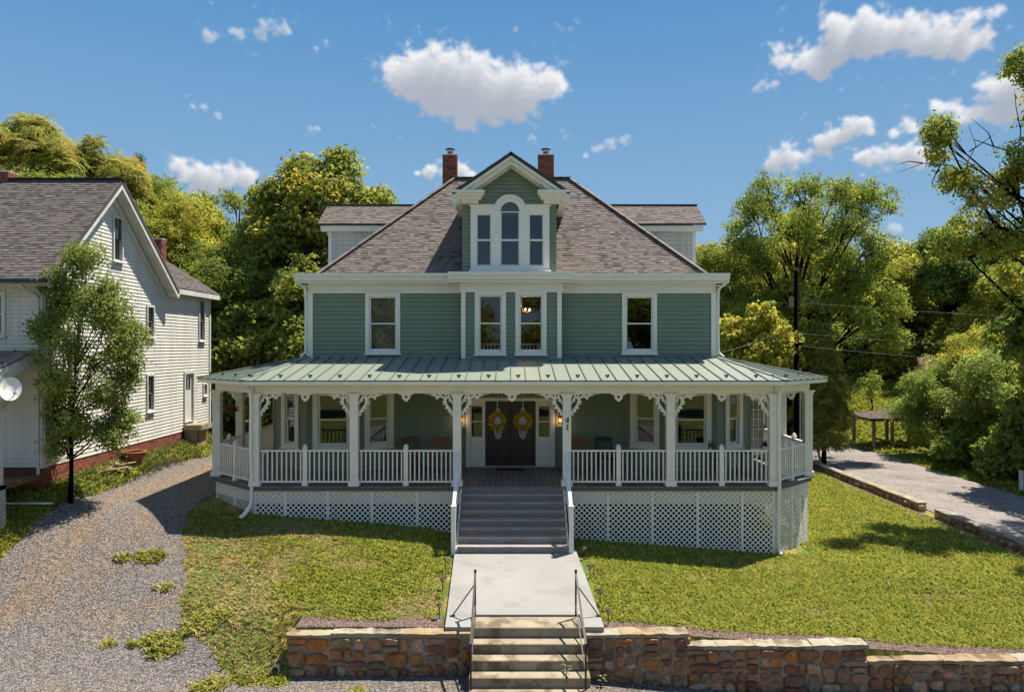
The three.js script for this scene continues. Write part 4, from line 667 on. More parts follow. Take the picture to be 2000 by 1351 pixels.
// ================================================================ porch steps
{
  const s = thing('porch_steps', 'wide grey wooden steps with white handrails up to the porch', 'steps', [0.01, 0, 0]), R = DECK / 8, run = 0.253;
  for (let i = 1; i <= 8; i++) { const y = DECK - i * R, z = 3.44 + (i - 1) * run; mesh('riser', span(-1.40, 1.40, y + 0.002, y + R - 0.035, z - 0.03, z), M.stepRiser, s); if (i < 8) { mesh('tread', merge([chamferBox(2.84, 0.032, 0.136, 0.006, 0, y - 0.016, z + 0.063), chamferBox(2.84, 0.032, 0.136, 0.006, 0, y - 0.016, z + 0.205)]), M.stepTread, s); } }
  for (const q of [-1, 1]) {
    const sh = new THREE.Shape([[3.4, DECK - 0.05], [3.4, 0.6], [5.16, -0.35], [5.16, 0.06]].map((p) => new THREE.Vector2(...p))), g = new THREE.ExtrudeGeometry(sh, { depth: 0.05, bevelEnabled: false }); g.rotateY(-Math.PI / 2); g.translate(q * 1.435 + 0.025, 0, 0); mesh('stringer', metricUV(g), M.trim, s);
    mesh('newel_post', merge([chamferBox(0.115, 1.24, 0.115, 0.01, q * 1.51, 0.56, 5.17)]), M.trim, s); mesh('post_cap', chamferBox(0.14, 0.03, 0.14, 0.008, q * 1.51, 1.195, 5.17), M.trim, s);
    mesh('handrail', beam([q * 1.51, 2.32, 3.42], [q * 1.51, 1.06, 5.17], 0.085, 0.06), M.trim, s); mesh('lower_rail', beam([q * 1.51, 1.56, 3.42], [q * 1.51, 0.22, 5.17], 0.05, 0.06), M.trim, s);
    for (let i = 1; i < 13; i++) { const t = i / 13, z = mix(3.42, 5.17, t); mesh('baluster', span(q * 1.51 - 0.018, q * 1.51 + 0.018, mix(1.56, 0.22, t) + 0.03, mix(2.32, 1.06, t) - 0.03, z - 0.018, z + 0.018), M.trim, s); }
  }
}
console.log('porch done');

// ================================================================ things on the porch
function rockingChair(name, label, mat, x, z, ry, slats) {
  const c = thing(name, label, 'rocking chair', [x, DECK, z], ry, 'rocking chairs on the porch');
  for (const s of [-1, 1]) {
    mesh('rocker', tube([[s * 0.25, 0.10, -0.42], [s * 0.25, 0.035, -0.15], [s * 0.25, 0.025, 0.1], [s * 0.25, 0.07, 0.38]], 0.02, 6), mat, c);
    mesh('leg', beam([s * 0.25, 0.03, 0.2], [s * 0.26, 0.64, 0.24], 0.04, 0.04), mat, c); mesh('leg', beam([s * 0.24, 0.05, -0.2], [s * 0.24, 0.46, -0.2], 0.04, 0.04), mat, c);
    mesh('armrest', chamferBox(0.07, 0.03, 0.54, 0.01, s * 0.27, 0.655, 0.03), mat, c); mesh('back_post', beam([s * 0.235, 0.40, -0.19], [s * 0.25, 1.0, -0.42], 0.04, 0.04), mat, c);
    mesh('stretcher', beam([s * 0.25, 0.22, -0.2], [s * 0.25, 0.22, 0.21], 0.025, 0.025), mat, c);
  }
  mesh('seat', chamferBox(0.52, 0.04, 0.48, 0.015, 0, 0.42, 0.02), mat, c);
  mesh('stretcher', beam([-0.25, 0.26, 0.21], [0.25, 0.26, 0.21], 0.025, 0.025), mat, c);
  const top = new THREE.Shape(); top.moveTo(-0.29, 0); top.lineTo(0.29, 0); top.quadraticCurveTo(0.31, 0.10, 0.25, 0.13); top.quadraticCurveTo(0, 0.19, -0.25, 0.13); top.quadraticCurveTo(-0.31, 0.10, -0.29, 0);
  const tm = mesh('crest_rail', extrude(top, 0.03, -0.015), mat, c); tm.position.set(0, 0.90, -0.385); tm.rotation.x = -0.36;
  for (let i = 0; i < slats; i++) { const x2 = mix(-0.19, 0.19, i / (slats - 1)); mesh('back_slat', beam([x2, 0.43, -0.20], [x2 * 1.08, 0.93, -0.395], 0.03, 0.014), mat, c); }
  return c;
}
rockingChair('rocking_chair', 'dull brown rocking chair next to the bay window by the porch wall', M.rockBrown, -3.22, 0.95, 0.05, 5);
rockingChair('rocking_chair', 'orange stained rocking chair with solid curved crest between brown chair and lantern', M.rockOrange, -2.30, 1.0, -0.05, 6);
rockingChair('rocking_chair', 'orange slatted rocking chair behind the numbered column', M.rockOrange, 2.0, 0.95, -0.35, 6);
rockingChair('rocking_chair', 'black rocking chair with spindle back beside the orange slatted one', M.black, 2.93, 0.95, 0.05, 7);
{ // bistro set
  const t = thing('patio_table', 'small round black metal table at the porch corner', 'table', [6.95, DECK, 1.75]); mesh('table_top', metricUV(new THREE.CylinderGeometry(0.36, 0.36, 0.025, 28).translate(0, 0.72, 0)), M.black, t); mesh('pedestal', metricUV(new THREE.CylinderGeometry(0.025, 0.03, 0.7, 10).translate(0, 0.36, 0)), M.black, t); for (let i = 0; i < 3; i++) { const a = i * 2.094; mesh('leg', beam([0, 0.2, 0], [Math.sin(a) * 0.3, 0.012, Math.cos(a) * 0.3], 0.025, 0.025), M.black, t); }
  const chair = (pos, ry, label) => { const c = thing('metal_chair', label, 'chair', pos, ry, 'metal chairs at the porch table'); mesh('seat', metricUV(new THREE.CylinderGeometry(0.21, 0.21, 0.025, 20).translate(0, 0.45, 0)), M.black, c); for (const [x, z] of [[-1, -1], [1, -1], [-1, 1], [1, 1]]) mesh('leg', beam([x * 0.15, 0.45, z * 0.15], [x * 0.19, 0.01, z * 0.19], 0.022, 0.022), M.black, c); mesh('backrest', merge([tube([[-0.19, 0.45, -0.15], [-0.2, 0.8, -0.2], [-0.12, 0.97, -0.23], [0.12, 0.97, -0.23], [0.2, 0.8, -0.2], [0.19, 0.45, -0.15]], 0.014, 6), tube([[-0.08, 0.46, -0.17], [-0.1, 0.7, -0.2], [0, 0.95, -0.225], [0.1, 0.7, -0.2], [0.08, 0.46, -0.17]], 0.009, 6), bx(0.3, 0.14, 0.015, 0, 0.88, -0.215)]), M.black, c); };
  chair([7.75, DECK, 1.35], -0.9, 'black metal chair between porch table and glazed side door'); chair([6.3, DECK, 1.45], 0.9, 'black metal chair between porch table and bay window');
}
// door wreaths
{
  const ym = [[0.62, 0.42, 0.02], [0.52, 0.30, 0.015], [0.70, 0.52, 0.05], [0.42, 0.22, 0.012]].map((c) => std(lin(...c), 0.8));
  const leaf = (() => { const g = new THREE.BufferGeometry(); g.setAttribute('position', new THREE.Float32BufferAttribute([0, 0, 0, 0.02, 0.06, 0.012, 0, 0.15, 0.02, -0.02, 0.06, 0.012], 3)); g.setIndex([0, 1, 2, 0, 2, 3]); g.computeVertexNormals(); return metricUV(g); })();
  for (const [s, label] of [[-1, 'yellow leaf wreath on the door leaf with the handle'], [1, 'yellow leaf wreath on the door leaf without a handle']]) {
    const r = rng(90 + s), w = thing('wreath', label, 'wreath', [-0.05 + s * 0.405 + (s < 0 ? -0.02 : 0), DECK + 1.50, 0.09], 0, 'door wreaths');
    mesh('ring', metricUV(new THREE.TorusGeometry(0.185, 0.04, 8, 26)), ym[3], w); mesh('ribbon', span(-0.012, 0.012, 0.18, 0.63, -0.045, -0.035), M.trim, w);
    for (let k = 0; k < 4; k++) { const list = []; for (let i = 0; i < 60; i++) { const a = r() * 6.283, q = leaf.clone(), sc = 0.75 + 0.5 * r(); q.scale(sc * 1.1, sc, sc); q.rotateY(r() * 6.28); q.rotateX((r() - 0.4) * 0.9); q.rotateZ(a - 1.57 - 0.75 + (r() - 0.5) * 0.8); q.translate(Math.cos(a) * (0.17 + 0.05 * r()), Math.sin(a) * (0.17 + 0.05 * r()), 0.02 + r() * 0.05); list.push(q); } const m = mesh('leaves', merge(list), ym[k], w); m.material.side = THREE.DoubleSide; m.userData.kind = 'stuff'; }
  }
}
// lit wall lanterns
for (const [x, label] of [[-1.66, 'lit copper wall lantern by the sidelight near the brown chairs'], [1.56, 'lit copper wall lantern behind the numbered column']]) {
  const l = thing('wall_lantern', label, 'lantern', [x, DECK + 1.42, 0.03], 0, 'porch lanterns'), cu = std(lin(0.20, 0.085, 0.035), 0.45, { metalness: 0.6 });
  mesh('back_plate', chamferBox(0.10, 0.22, 0.02, 0.006, 0, 0.12, 0.012), cu, l); mesh('arm', tube([[0, 0.18, 0.02], [0, 0.27, 0.08], [0, 0.24, 0.14]], 0.01, 6), cu, l);
  mesh('cage', merge([metricUV(new THREE.ConeGeometry(0.085, 0.07, 4).rotateY(0.785).translate(0, 0.22, 0.14)), bx(0.13, 0.012, 0.13, 0, 0.0, 0.14), ...[[-1, -1], [1, -1], [-1, 1], [1, 1]].map(([a, b]) => beam([a * 0.055, 0.19, 0.14 + b * 0.055], [a * 0.05, 0, 0.14 + b * 0.05], 0.01, 0.01))]), cu, l);
  mesh('lantern_bulb', new THREE.SphereGeometry(0.032, 12, 10).translate(0, 0.10, 0.14), std(lin(1, 0.6, 0.25), 0.5, { emissive: new THREE.Color(1, 0.55, 0.2), emissiveIntensity: 3.5 }), l);
  const p = new THREE.PointLight(new THREE.Color(1, 0.6, 0.28), 0.14, 8, 2); p.castShadow = true; p.position.set(0, 0.10, 0.14); l.add(p);
}
tag(mesh('doormat', chamferBox(0.92, 0.016, 0.5, 0.004, -0.05, DECK + 0.009, 0.55), std(lin(0.028, 0.03, 0.025), 1, { map: T.grain })), 'dark green doormat in front of the double door', 'doormat');
// hanging basket with red flowers
{
  const b = thing('hanging_basket', 'hanging basket of red flowers under the porch eave', 'basket', [-8.93, 3.30, 0.6]), r = rng(5);
  mesh('basket', metricUV(new THREE.SphereGeometry(0.17, 16, 8, 0, 6.3, 1.57, 1.57)), std(lin(0.06, 0.04, 0.03), 0.9), b); mesh('chain', merge([beam([0.15, 0, 0], [0, 0.62, 0], 0.008, 0.008), beam([-0.1, 0, 0.12], [0, 0.62, 0], 0.008, 0.008), beam([-0.1, 0, -0.12], [0, 0.62, 0], 0.008, 0.008)]), M.black, b);
  for (const [n, c, rr] of [['flowers', [0.42, 0.012, 0.02], 70], ['foliage', [0.05, 0.11, 0.02], 60]]) { const list = []; for (let i = 0; i < rr; i++) { const g = new THREE.CircleGeometry(0.032, 5); g.rotateX(r() * 3); g.rotateY(r() * 6); const a = r() * 6.28, q = Math.sqrt(r()) * 0.25; g.translate(Math.cos(a) * q, 0.02 + 0.16 * r() - q * 0.5, Math.sin(a) * q); list.push(g); } const m = mesh(n, merge(list), std(lin(...c), 0.8, { side: THREE.DoubleSide }), b); m.userData.kind = 'stuff'; }
}
// upstairs: chandelier and white spindle bed rail behind the middle windows; navy box behind the bay window
{
  const c = thing('chandelier', 'glowing candle chandelier behind the middle upstairs windows', 'chandelier', [0.32, 6.62, -1.1]), br = std(lin(0.25, 0.15, 0.06), 0.4, { metalness: 0.6 });
  mesh('stem', beam([0, 0, 0], [0, 0.54, 0], 0.02, 0.02), br, c);
  for (const [x, y, z] of [[-0.30, 0.0, 0.0], [0.13, -0.1, 0.25], [0.28, -0.1, 0.1], [-0.1, -0.06, -0.25]]) { const a = part('candle_arm', c); mesh('arm', tube([[0, 0.05, 0], [x * 0.5, y - 0.08, z * 0.5], [x, y - 0.06, z]], 0.01, 6), br, a); mesh('candle_bulb', new THREE.SphereGeometry(0.028, 10, 8).scale(1, 1.5, 1).translate(x, y, z), std(lin(1, 0.6, 0.3), 0.5, { emissive: new THREE.Color(1, 0.5, 0.16), emissiveIntensity: 8 }), a); }
  const p = new THREE.PointLight(new THREE.Color(1, 0.55, 0.25), 0.9, 12, 2); p.position.set(0.13, -0.1, 0.25); p.castShadow = true; c.add(p);
  const b = thing('spindle_headboard', 'white spindle headboard seen through the middle upstairs windows', 'headboard', [-0.1, 4.3, -0.35]); mesh('rail', merge([bx(2.0, 0.04, 0.04, 0, 1.05, 0), bx(2.0, 0.04, 0.04, 0, 0.55, 0), bx(0.06, 1.1, 0.06, -1, 0.55, 0), bx(0.06, 1.1, 0.06, 1, 0.55, 0)]), M.trim, b); for (let i = 0; i < 17; i++) mesh('spindle', bx(0.03, 0.5, 0.02, -0.94 + i * 0.1175, 0.8, 0), M.trim, b);
  const box = thing('navy_box', 'navy box with white lettering behind the bay window', 'box', [-4.55, DECK + 0.02, -0.35], 0.0), navy = std(lin(0.012, 0.012, 0.06), 0.6);
  mesh('carton', chamferBox(0.9, 0.5, 0.4, 0.01, 0, 1.0, 0), navy, box); mesh('stand', merge([bx(0.8, 0.75, 0.35, 0, 0.375, 0)]), M.rockBrown, box); mesh('cloth', chamferBox(0.92, 0.1, 0.42, 0.02, 0, 1.3, 0), std(lin(0.10, 0.05, 0.12), 0.9), box);
  const font = await new FontLoader().loadAsync('fonts/droid/droid_sans_bold.typeface.json'); const g = new TextGeometry('RCLI', { font, size: 0.14, depth: 0.006, curveSegments: 3 }); g.translate(-0.2, 0.93, 0.201); mesh('lettering', metricUV(g), M.trim, box);
}
{ // seen through the bay window on the table side, and upstairs
  const t = thing('dining_table', 'table under a white cloth inside the bay window by the glazed side door', 'table', [5.6, 1.34, -0.75]); mesh('cloth', (() => { const p = []; for (let i = 0; i <= 12; i++) p.push(new THREE.Vector2(i < 9 ? 0.62 * i / 8.5 : 0.66, i < 9 ? 0.78 : 0.78 - (i - 8) * 0.11)); const g = new THREE.LatheGeometry(p, 40), q = g.attributes.position; for (let i = 0; i < q.count; i++) { const a = Math.atan2(q.getZ(i), q.getX(i)), k = 1 + 0.05 * Math.sin(a * 9) * clamp((0.78 - q.getY(i)) * 3); q.setX(i, q.getX(i) * k); q.setZ(i, q.getZ(i) * k); } g.computeVertexNormals(); return metricUV(g); })(), std(lin(0.75, 0.76, 0.8), 0.9, { side: THREE.DoubleSide }), t); mesh('pedestal', metricUV(new THREE.CylinderGeometry(0.06, 0.2, 0.75, 14).translate(0, 0.376, 0)), M.rockBrown, t);
  const l = thing('table_lamp', 'white lamp shade low in the upstairs window near the roadside corner', 'lamp', [3.85, 4.3, -0.45]); mesh('lamp_shade', metricUV(new THREE.CylinderGeometry(0.10, 0.2, 0.24, 20, 1, true).translate(0, 1.02, 0)), std(lin(0.75, 0.75, 0.78), 0.9, { side: THREE.DoubleSide }), l); mesh('base', metricUV(new THREE.CylinderGeometry(0.03, 0.07, 0.3, 12).translate(0, 0.8, 0)), M.rockBrown, l); mesh('night_stand', chamferBox(0.45, 0.65, 0.4, 0.01, 0, 0.326, 0), M.rockBrown, l);
}

// ================================================================ stone retaining walls
const stoneTones = [[0.46, 0.30, 0.17], [0.38, 0.23, 0.12], [0.54, 0.27, 0.09], [0.32, 0.225, 0.155], [0.60, 0.48, 0.33], [0.46, 0.35, 0.24], [0.52, 0.37, 0.22], [0.34, 0.18, 0.10], [0.64, 0.55, 0.42], [0.42, 0.29, 0.19], [0.58, 0.29, 0.08], [0.42, 0.33, 0.26]].map((c) => std(lin(...c), 0.88, { map: T.stone, bumpMap: T.stoneBump, bumpScale: 0.02 }));
const mortarMat = std(lin(0.42, 0.345, 0.265), 0.95, { map: T.oldConcrete, bumpMap: T.grit, bumpScale: 0.006 });
const capTones = [[0.40, 0.34, 0.25], [0.42, 0.38, 0.31], [0.37, 0.28, 0.17], [0.38, 0.35, 0.30]].map((c) => std(lin(...c), 0.9, { map: T.oldConcrete, bumpMap: T.stoneBump, bumpScale: 0.012 }));
function stoneGeo(poly, r) { // bulging irregular stone from its outline (2-D), facing +z
  let q = poly; const cx = q.reduce((a, p) => a + p[0], 0) / q.length, cy = q.reduce((a, p) => a + p[1], 0) / q.length, size = Math.sqrt(Math.abs(q.reduce((a, p, i) => a + p[0] * q[(i + 1) % q.length][1] - p[1] * q[(i + 1) % q.length][0], 0)) / 2), gap = 0.008;
  q = q.map((p) => { const d = Math.hypot(p[0] - cx, p[1] - cy) || 1, k = 1 - gap * 1.35 / d; return [cx + (p[0] - cx) * k, cy + (p[1] - cy) * k]; });
  const c2 = []; for (let i = 0; i < q.length; i++) { const a = q[i], b = q[(i + 1) % q.length]; c2.push([mix(a[0], b[0], 0.22), mix(a[1], b[1], 0.22)], [mix(a[0], b[0], 0.78), mix(a[1], b[1], 0.78)]); } q = c2;
  const hh = 0.022 + 0.05 * r() + size * 0.04, tx = (r() - 0.5) * 0.12, ty = (r() - 0.5) * 0.12, rings = [[1, -0.03], [0.985, hh * 0.55], [0.84, hh * 0.95], [0, hh]], pos = [], n = q.length;
  const P = (p, k) => { const [s, z] = rings[k], x = cx + (p[0] - cx) * s, y = cy + (p[1] - cy) * s; return [x, y, k === 0 ? z : z + (x - cx) * tx + (y - cy) * ty + (k > 0 ? 0.032 * n3(x * 11, y * 11, 3.3) : 0)]; };
  for (let i = 0; i < n; i++) { const a = q[i], b = q[(i + 1) % n]; for (let k = 0; k < 2; k++) pos.push(...P(a, k), ...P(b, k), ...P(b, k + 1), ...P(a, k), ...P(b, k + 1), ...P(a, k + 1)); pos.push(...P(a, 2), ...P(b, 2), ...P(a, 3)); }
  const g = new THREE.BufferGeometry(); g.setAttribute('position', new THREE.Float32BufferAttribute(pos, 3)); g.computeVertexNormals(); const uv = new Float32Array(pos.length / 3 * 2), o = r() * 5; for (let i = 0; i < pos.length / 3; i++) { uv[2 * i] = pos[3 * i] + o; uv[2 * i + 1] = pos[3 * i + 1] + pos[3 * i + 2] * 0.5 + o * 1.7; } g.setAttribute('uv', new THREE.BufferAttribute(uv, 2)); return g;
}
function rubble(parent, w, h, size, seed) { // roughly squared stones of many sizes filling a rectangle
  const r = rng(seed), most = size * size * 2.1;
  (function split(x0, x1, y0, y1, d) {
    const W = x1 - x0, Hh = y1 - y0, area = W * Hh;
    if (!(area < most * (0.35 + 1.1 * r()) && W < size * 3.2 && Hh < size * 1.9) && Math.max(W, Hh) > size * 0.75 && d < 12) { const t = 0.34 + 0.32 * r(); if (W > Hh * (1.15 + 0.7 * r())) { split(x0, mix(x0, x1, t), y0, y1, d + 1); split(mix(x0, x1, t), x1, y0, y1, d + 1); } else { split(x0, x1, y0, mix(y0, y1, t), d + 1); split(x0, x1, mix(y0, y1, t), y1, d + 1); } return; }
    const j = Math.min(W, Hh) * 0.26, q = (x, y, sx, sy) => [x + sx * r() * j, y + sy * r() * j], e = Math.min(W, Hh) * 0.09, poly = [q(x0, y0, 1, 1), [mix(x0, x1, 0.35 + 0.3 * r()), y0 + e * (r() - 0.3)], q(x1, y0, -1, 1), [x1 - e * (r() - 0.3), mix(y0, y1, 0.35 + 0.3 * r())], q(x1, y1, -1, -1), [mix(x0, x1, 0.35 + 0.3 * r()), y1 - e * (r() - 0.3)], q(x0, y1, 1, -1), [x0 + e * (r() - 0.3), mix(y0, y1, 0.35 + 0.3 * r())]];
    mesh('stone', stoneGeo(poly, r), stoneTones[Math.floor(r() * stoneTones.length)], parent);
  })(0, w, 0, h, 0);
}
function wallRun(parent, x0, x1, top, bottom, seed, zf = 9.55, ends = [0, 0]) {
  mesh('mortar', span(x0, x1, bottom - 0.1, top - 0.075, zf - 0.30, zf - 0.012), mortarMat, parent);
  const face = part('stone_face', parent, [x0, bottom, zf - 0.012]); rubble(face, x1 - x0, top - 0.08 - bottom, 0.225, seed);
  if (ends[0]) { const e = part('stone_face', parent, [x0 + 0.012, bottom, zf - 0.30], -Math.PI / 2); rubble(e, 0.28, top - 0.08 - bottom, 0.17, seed + 5); }
  if (ends[1]) { const e = part('stone_face', parent, [x1 - 0.012, bottom, zf - 0.02], Math.PI / 2); rubble(e, 0.28, top - 0.08 - bottom, 0.17, seed + 6); }
  const r = rng(seed + 9); let x = x0 - 0.02; while (x < x1 + 0.01) { const e = Math.min(x + 0.35 + r() * 0.6, x1 + 0.02), th = 0.06 + 0.035 * r(), dz = (r() - 0.5) * 0.035, g = new THREE.BoxGeometry(e - x - 0.004, th, 0.36, 9, 2, 6); const p = g.attributes.position; for (let i = 0; i < p.count; i++) { const X = p.getX(i), Y = p.getY(i), Z = p.getZ(i); p.setXYZ(i, X + 0.012 * n3(4, Y * 9, Z * 8 + x), Y + 0.02 * n3((X + x) * 6, Z * 7, 2 + Y * 4), Z + dz + (Math.abs(Z) > 0.17 ? 0.035 * n3((X + x) * 7, Y * 12, Z * 3) : 0)); } g.computeVertexNormals(); g.translate((x + e) / 2, top - 0.08 + th / 2, zf - 0.155); mesh('cap_stone', metricUV(g), capTones[Math.floor(r() * 4)], parent); x = e; }
}
{
  const a = thing('retaining_wall', 'mortared brown fieldstone wall below the lawn beside the driveway', 'stone wall'); wallRun(a, -4.43, -0.82, -0.37, -1.22, 301, 9.55, [1, 1]);
  const b = thing('retaining_wall', 'mortared brown fieldstone wall stepping down in three levels along the lawn', 'stone wall'); wallRun(b, 1.48, 3.47, -0.37, -1.42, 311, 9.55, [1, 1]); wallRun(b, 3.47, 7.0, -0.60, -1.56, 321, 9.556); wallRun(b, 7.0, 12.6, -0.89, -1.60, 331, 9.55);
  // dark landscape cloth strip behind the coping: mulch bed of reddish stone
  const c = thing('concrete_steps', 'five weathered concrete steps through the fieldstone wall', 'steps');
  const g = (x0, x1, y, z0, z1, h) => { const q = chamferBox(x1 - x0, h, z1 - z0, 0.014, (x0 + x1) / 2, y - h / 2, (z0 + z1) / 2); return q; };
  [[-0.745, 1.395, -0.285, 8.885, 9.47, 0.20], [-0.78, 1.44, -0.485, 9.44, 9.78, 0.2], [-0.79, 1.45, -0.675, 9.75, 10.09, 0.2], [-0.80, 1.46, -0.865, 10.06, 10.40, 0.2], [-0.80, 1.46, -1.055, 10.37, 10.71, 0.2], [-0.82, 1.48, -1.24, 10.68, 11.05, 0.2]].forEach((s, i) => mesh('step', g(...s), M.oldConcrete, c));
  for (const s of [[-0.80, -0.74, -0.5, 9.3, 9.56, 0.9]]) mesh('cheek', g(...s), M.oldConcrete, c);
}
// iron handrails of the concrete steps
for (const [x, fx, xb, label] of [[-0.755, -1.22, -0.76, 'thin iron handrail on the driveway side of the concrete steps'], [1.31, 1.78, 1.36, 'thin iron handrail on the road side of the concrete steps']]) {
  const h = thing('iron_handrail', label, 'handrail', [0, 0, 0], 0, 'iron handrails'), y0 = -0.25;
  mesh('upper_post', beam([x, y0, 8.95], [x, 0.66, 8.95], 0.035, 0.035), M.iron, h); mesh('brace', beam([x, 0.42, 8.95], [fx, -0.235, 8.95], 0.022, 0.022), M.iron, h); mesh('foot_plate', bx(0.1, 0.012, 0.08, fx, -0.235, 8.95), M.iron, h);
  mesh('rail', beam([x, 0.65, 8.93], [xb, -0.20, 10.5], 0.04, 0.03), M.iron, h); mesh('lower_post', beam([xb, -1.05, 10.48], [xb, -0.2, 10.48], 0.035, 0.035), M.iron, h); mesh('lower_bar', beam([x, -0.02, 8.95], [xb, -0.75, 10.48], 0.022, 0.022), M.iron, h); mesh('end_cap', chamferBox(0.055, 0.05, 0.055, 0.01, x, 0.68, 8.95), M.iron, h);
}
// path lights
{
  const first = thing('path_light', 'small solar path light beside the concrete walk, lawn by the driveway', 'path light', [0, 0, 0], 0, 'solar path lights');
  mesh('stake', metricUV(new THREE.CylinderGeometry(0.012, 0.008, 0.26, 8).translate(0, 0.13, 0)), M.darkMetal, first); mesh('lens', metricUV(new THREE.CylinderGeometry(0.045, 0.04, 0.06, 14).translate(0, 0.29, 0)), new THREE.MeshPhysicalMaterial({ color: lin(0.5, 0.52, 0.52), roughness: 0.2, transmission: 0.8, thickness: 0 }), first); mesh('cap', metricUV(new THREE.CylinderGeometry(0.04, 0.068, 0.03, 14).translate(0, 0.335, 0)), M.iron, first); mesh('solar_cell', bx(0.04, 0.004, 0.04, 0, 0.352, 0), M.black, first);
  [[-1.60, 6.35], [-1.56, 7.5], [-1.50, 8.85], [1.84, 5.25], [1.86, 6.5], [1.93, 7.95], [1.97, 9.0]].forEach(([x, z], i) => { const p = [x, height(x, z) - 0.02, z]; const lab = ['solar path light on the driveway side of the walk, nearer the porch steps', 'solar path light on the driveway side, half way along the walk', 'solar path light on the driveway side, in the mulch at the stone wall', 'solar path light on the road side, right at the foot of the porch steps', 'solar path light on the road side, second from the porch steps', 'solar path light on the road side, second from the stone wall', 'solar path light on the road side, in the mulch at the stone wall'][i]; if (!i) { first.position.set(...p); first.userData.label = lab; } else copy(first, p, i, lab); });
}
// corrugated drain pipe end by the wall
{ const d = thing('drain_pipe', 'grey drain pipe end poking out beside the fieldstone wall', 'pipe', [-4.62, -1.06, 9.62]); mesh('pipe', metricUV(new THREE.CylinderGeometry(0.075, 0.075, 0.6, 18, 1, true).rotateX(1.45).translate(0, 0, -0.2)), std(lin(0.55, 0.56, 0.57), 0.6, { side: THREE.DoubleSide }), d); mesh('rim', metricUV(new THREE.TorusGeometry(0.077, 0.01, 6, 18).rotateX(-0.12).translate(0, 0.035, 0.098)), std(lin(0.6, 0.6, 0.6), 0.6), d); }
// low stone kerb walls along the side road
for (const [z0, z1, label, seed] of [[-13.5, -3.6, 'low stone border wall between lawn and lane, beyond the gap', 401], [-2.5, 5.2, 'low stone border wall between lawn and lane, under the tree shade', 411]]) {
  const w = thing('border_wall', label, 'stone wall', [15.35, 0, 0], 0, 'roadside border walls'), n = Math.round((z1 - z0) / 1.4);
  for (let i = 0; i < n; i++) { const a = mix(z0, z1, i / n), b = mix(z0, z1, (i + 1) / n) - 0.015, y = height(15.2, (a + b) / 2); const r = rng(seed + i); mesh('cap_stone', chamferBox(0.36, 0.09, b - a, 0.02, (r() - 0.5) * 0.04, y + 0.30, (a + b) / 2), capTones[Math.floor(r() * 4)], w); const f = part('stone_face', w, [-0.15, y - 0.25, a], -Math.PI / 2); rubble(f, b - a, 0.5, 0.2, seed + i * 3); const f2 = part('stone_face', w, [0.15, y - 0.45, b], Math.PI / 2); rubble(f2, b - a, 0.7, 0.24, seed + 50 + i * 3); if (i === n - 1) { const f3 = part('stone_face', w, [-0.15, y - 0.4, b - 0.01]); rubble(f3, 0.3, 0.65, 0.2, seed + 77); } mesh('mortar', span(-0.14, 0.14, y - 0.5, y + 0.255, a, b + 0.01), mortarMat, w); }
}
tag(mesh('wooden_stake', beam([15.9, -0.95, -13.9], [15.55, 0.75, -13.9], 0.09, 0.09), M.rawWood), 'leaning yellowish wooden stake at the lane edge', 'stake');
console.log('yard done');

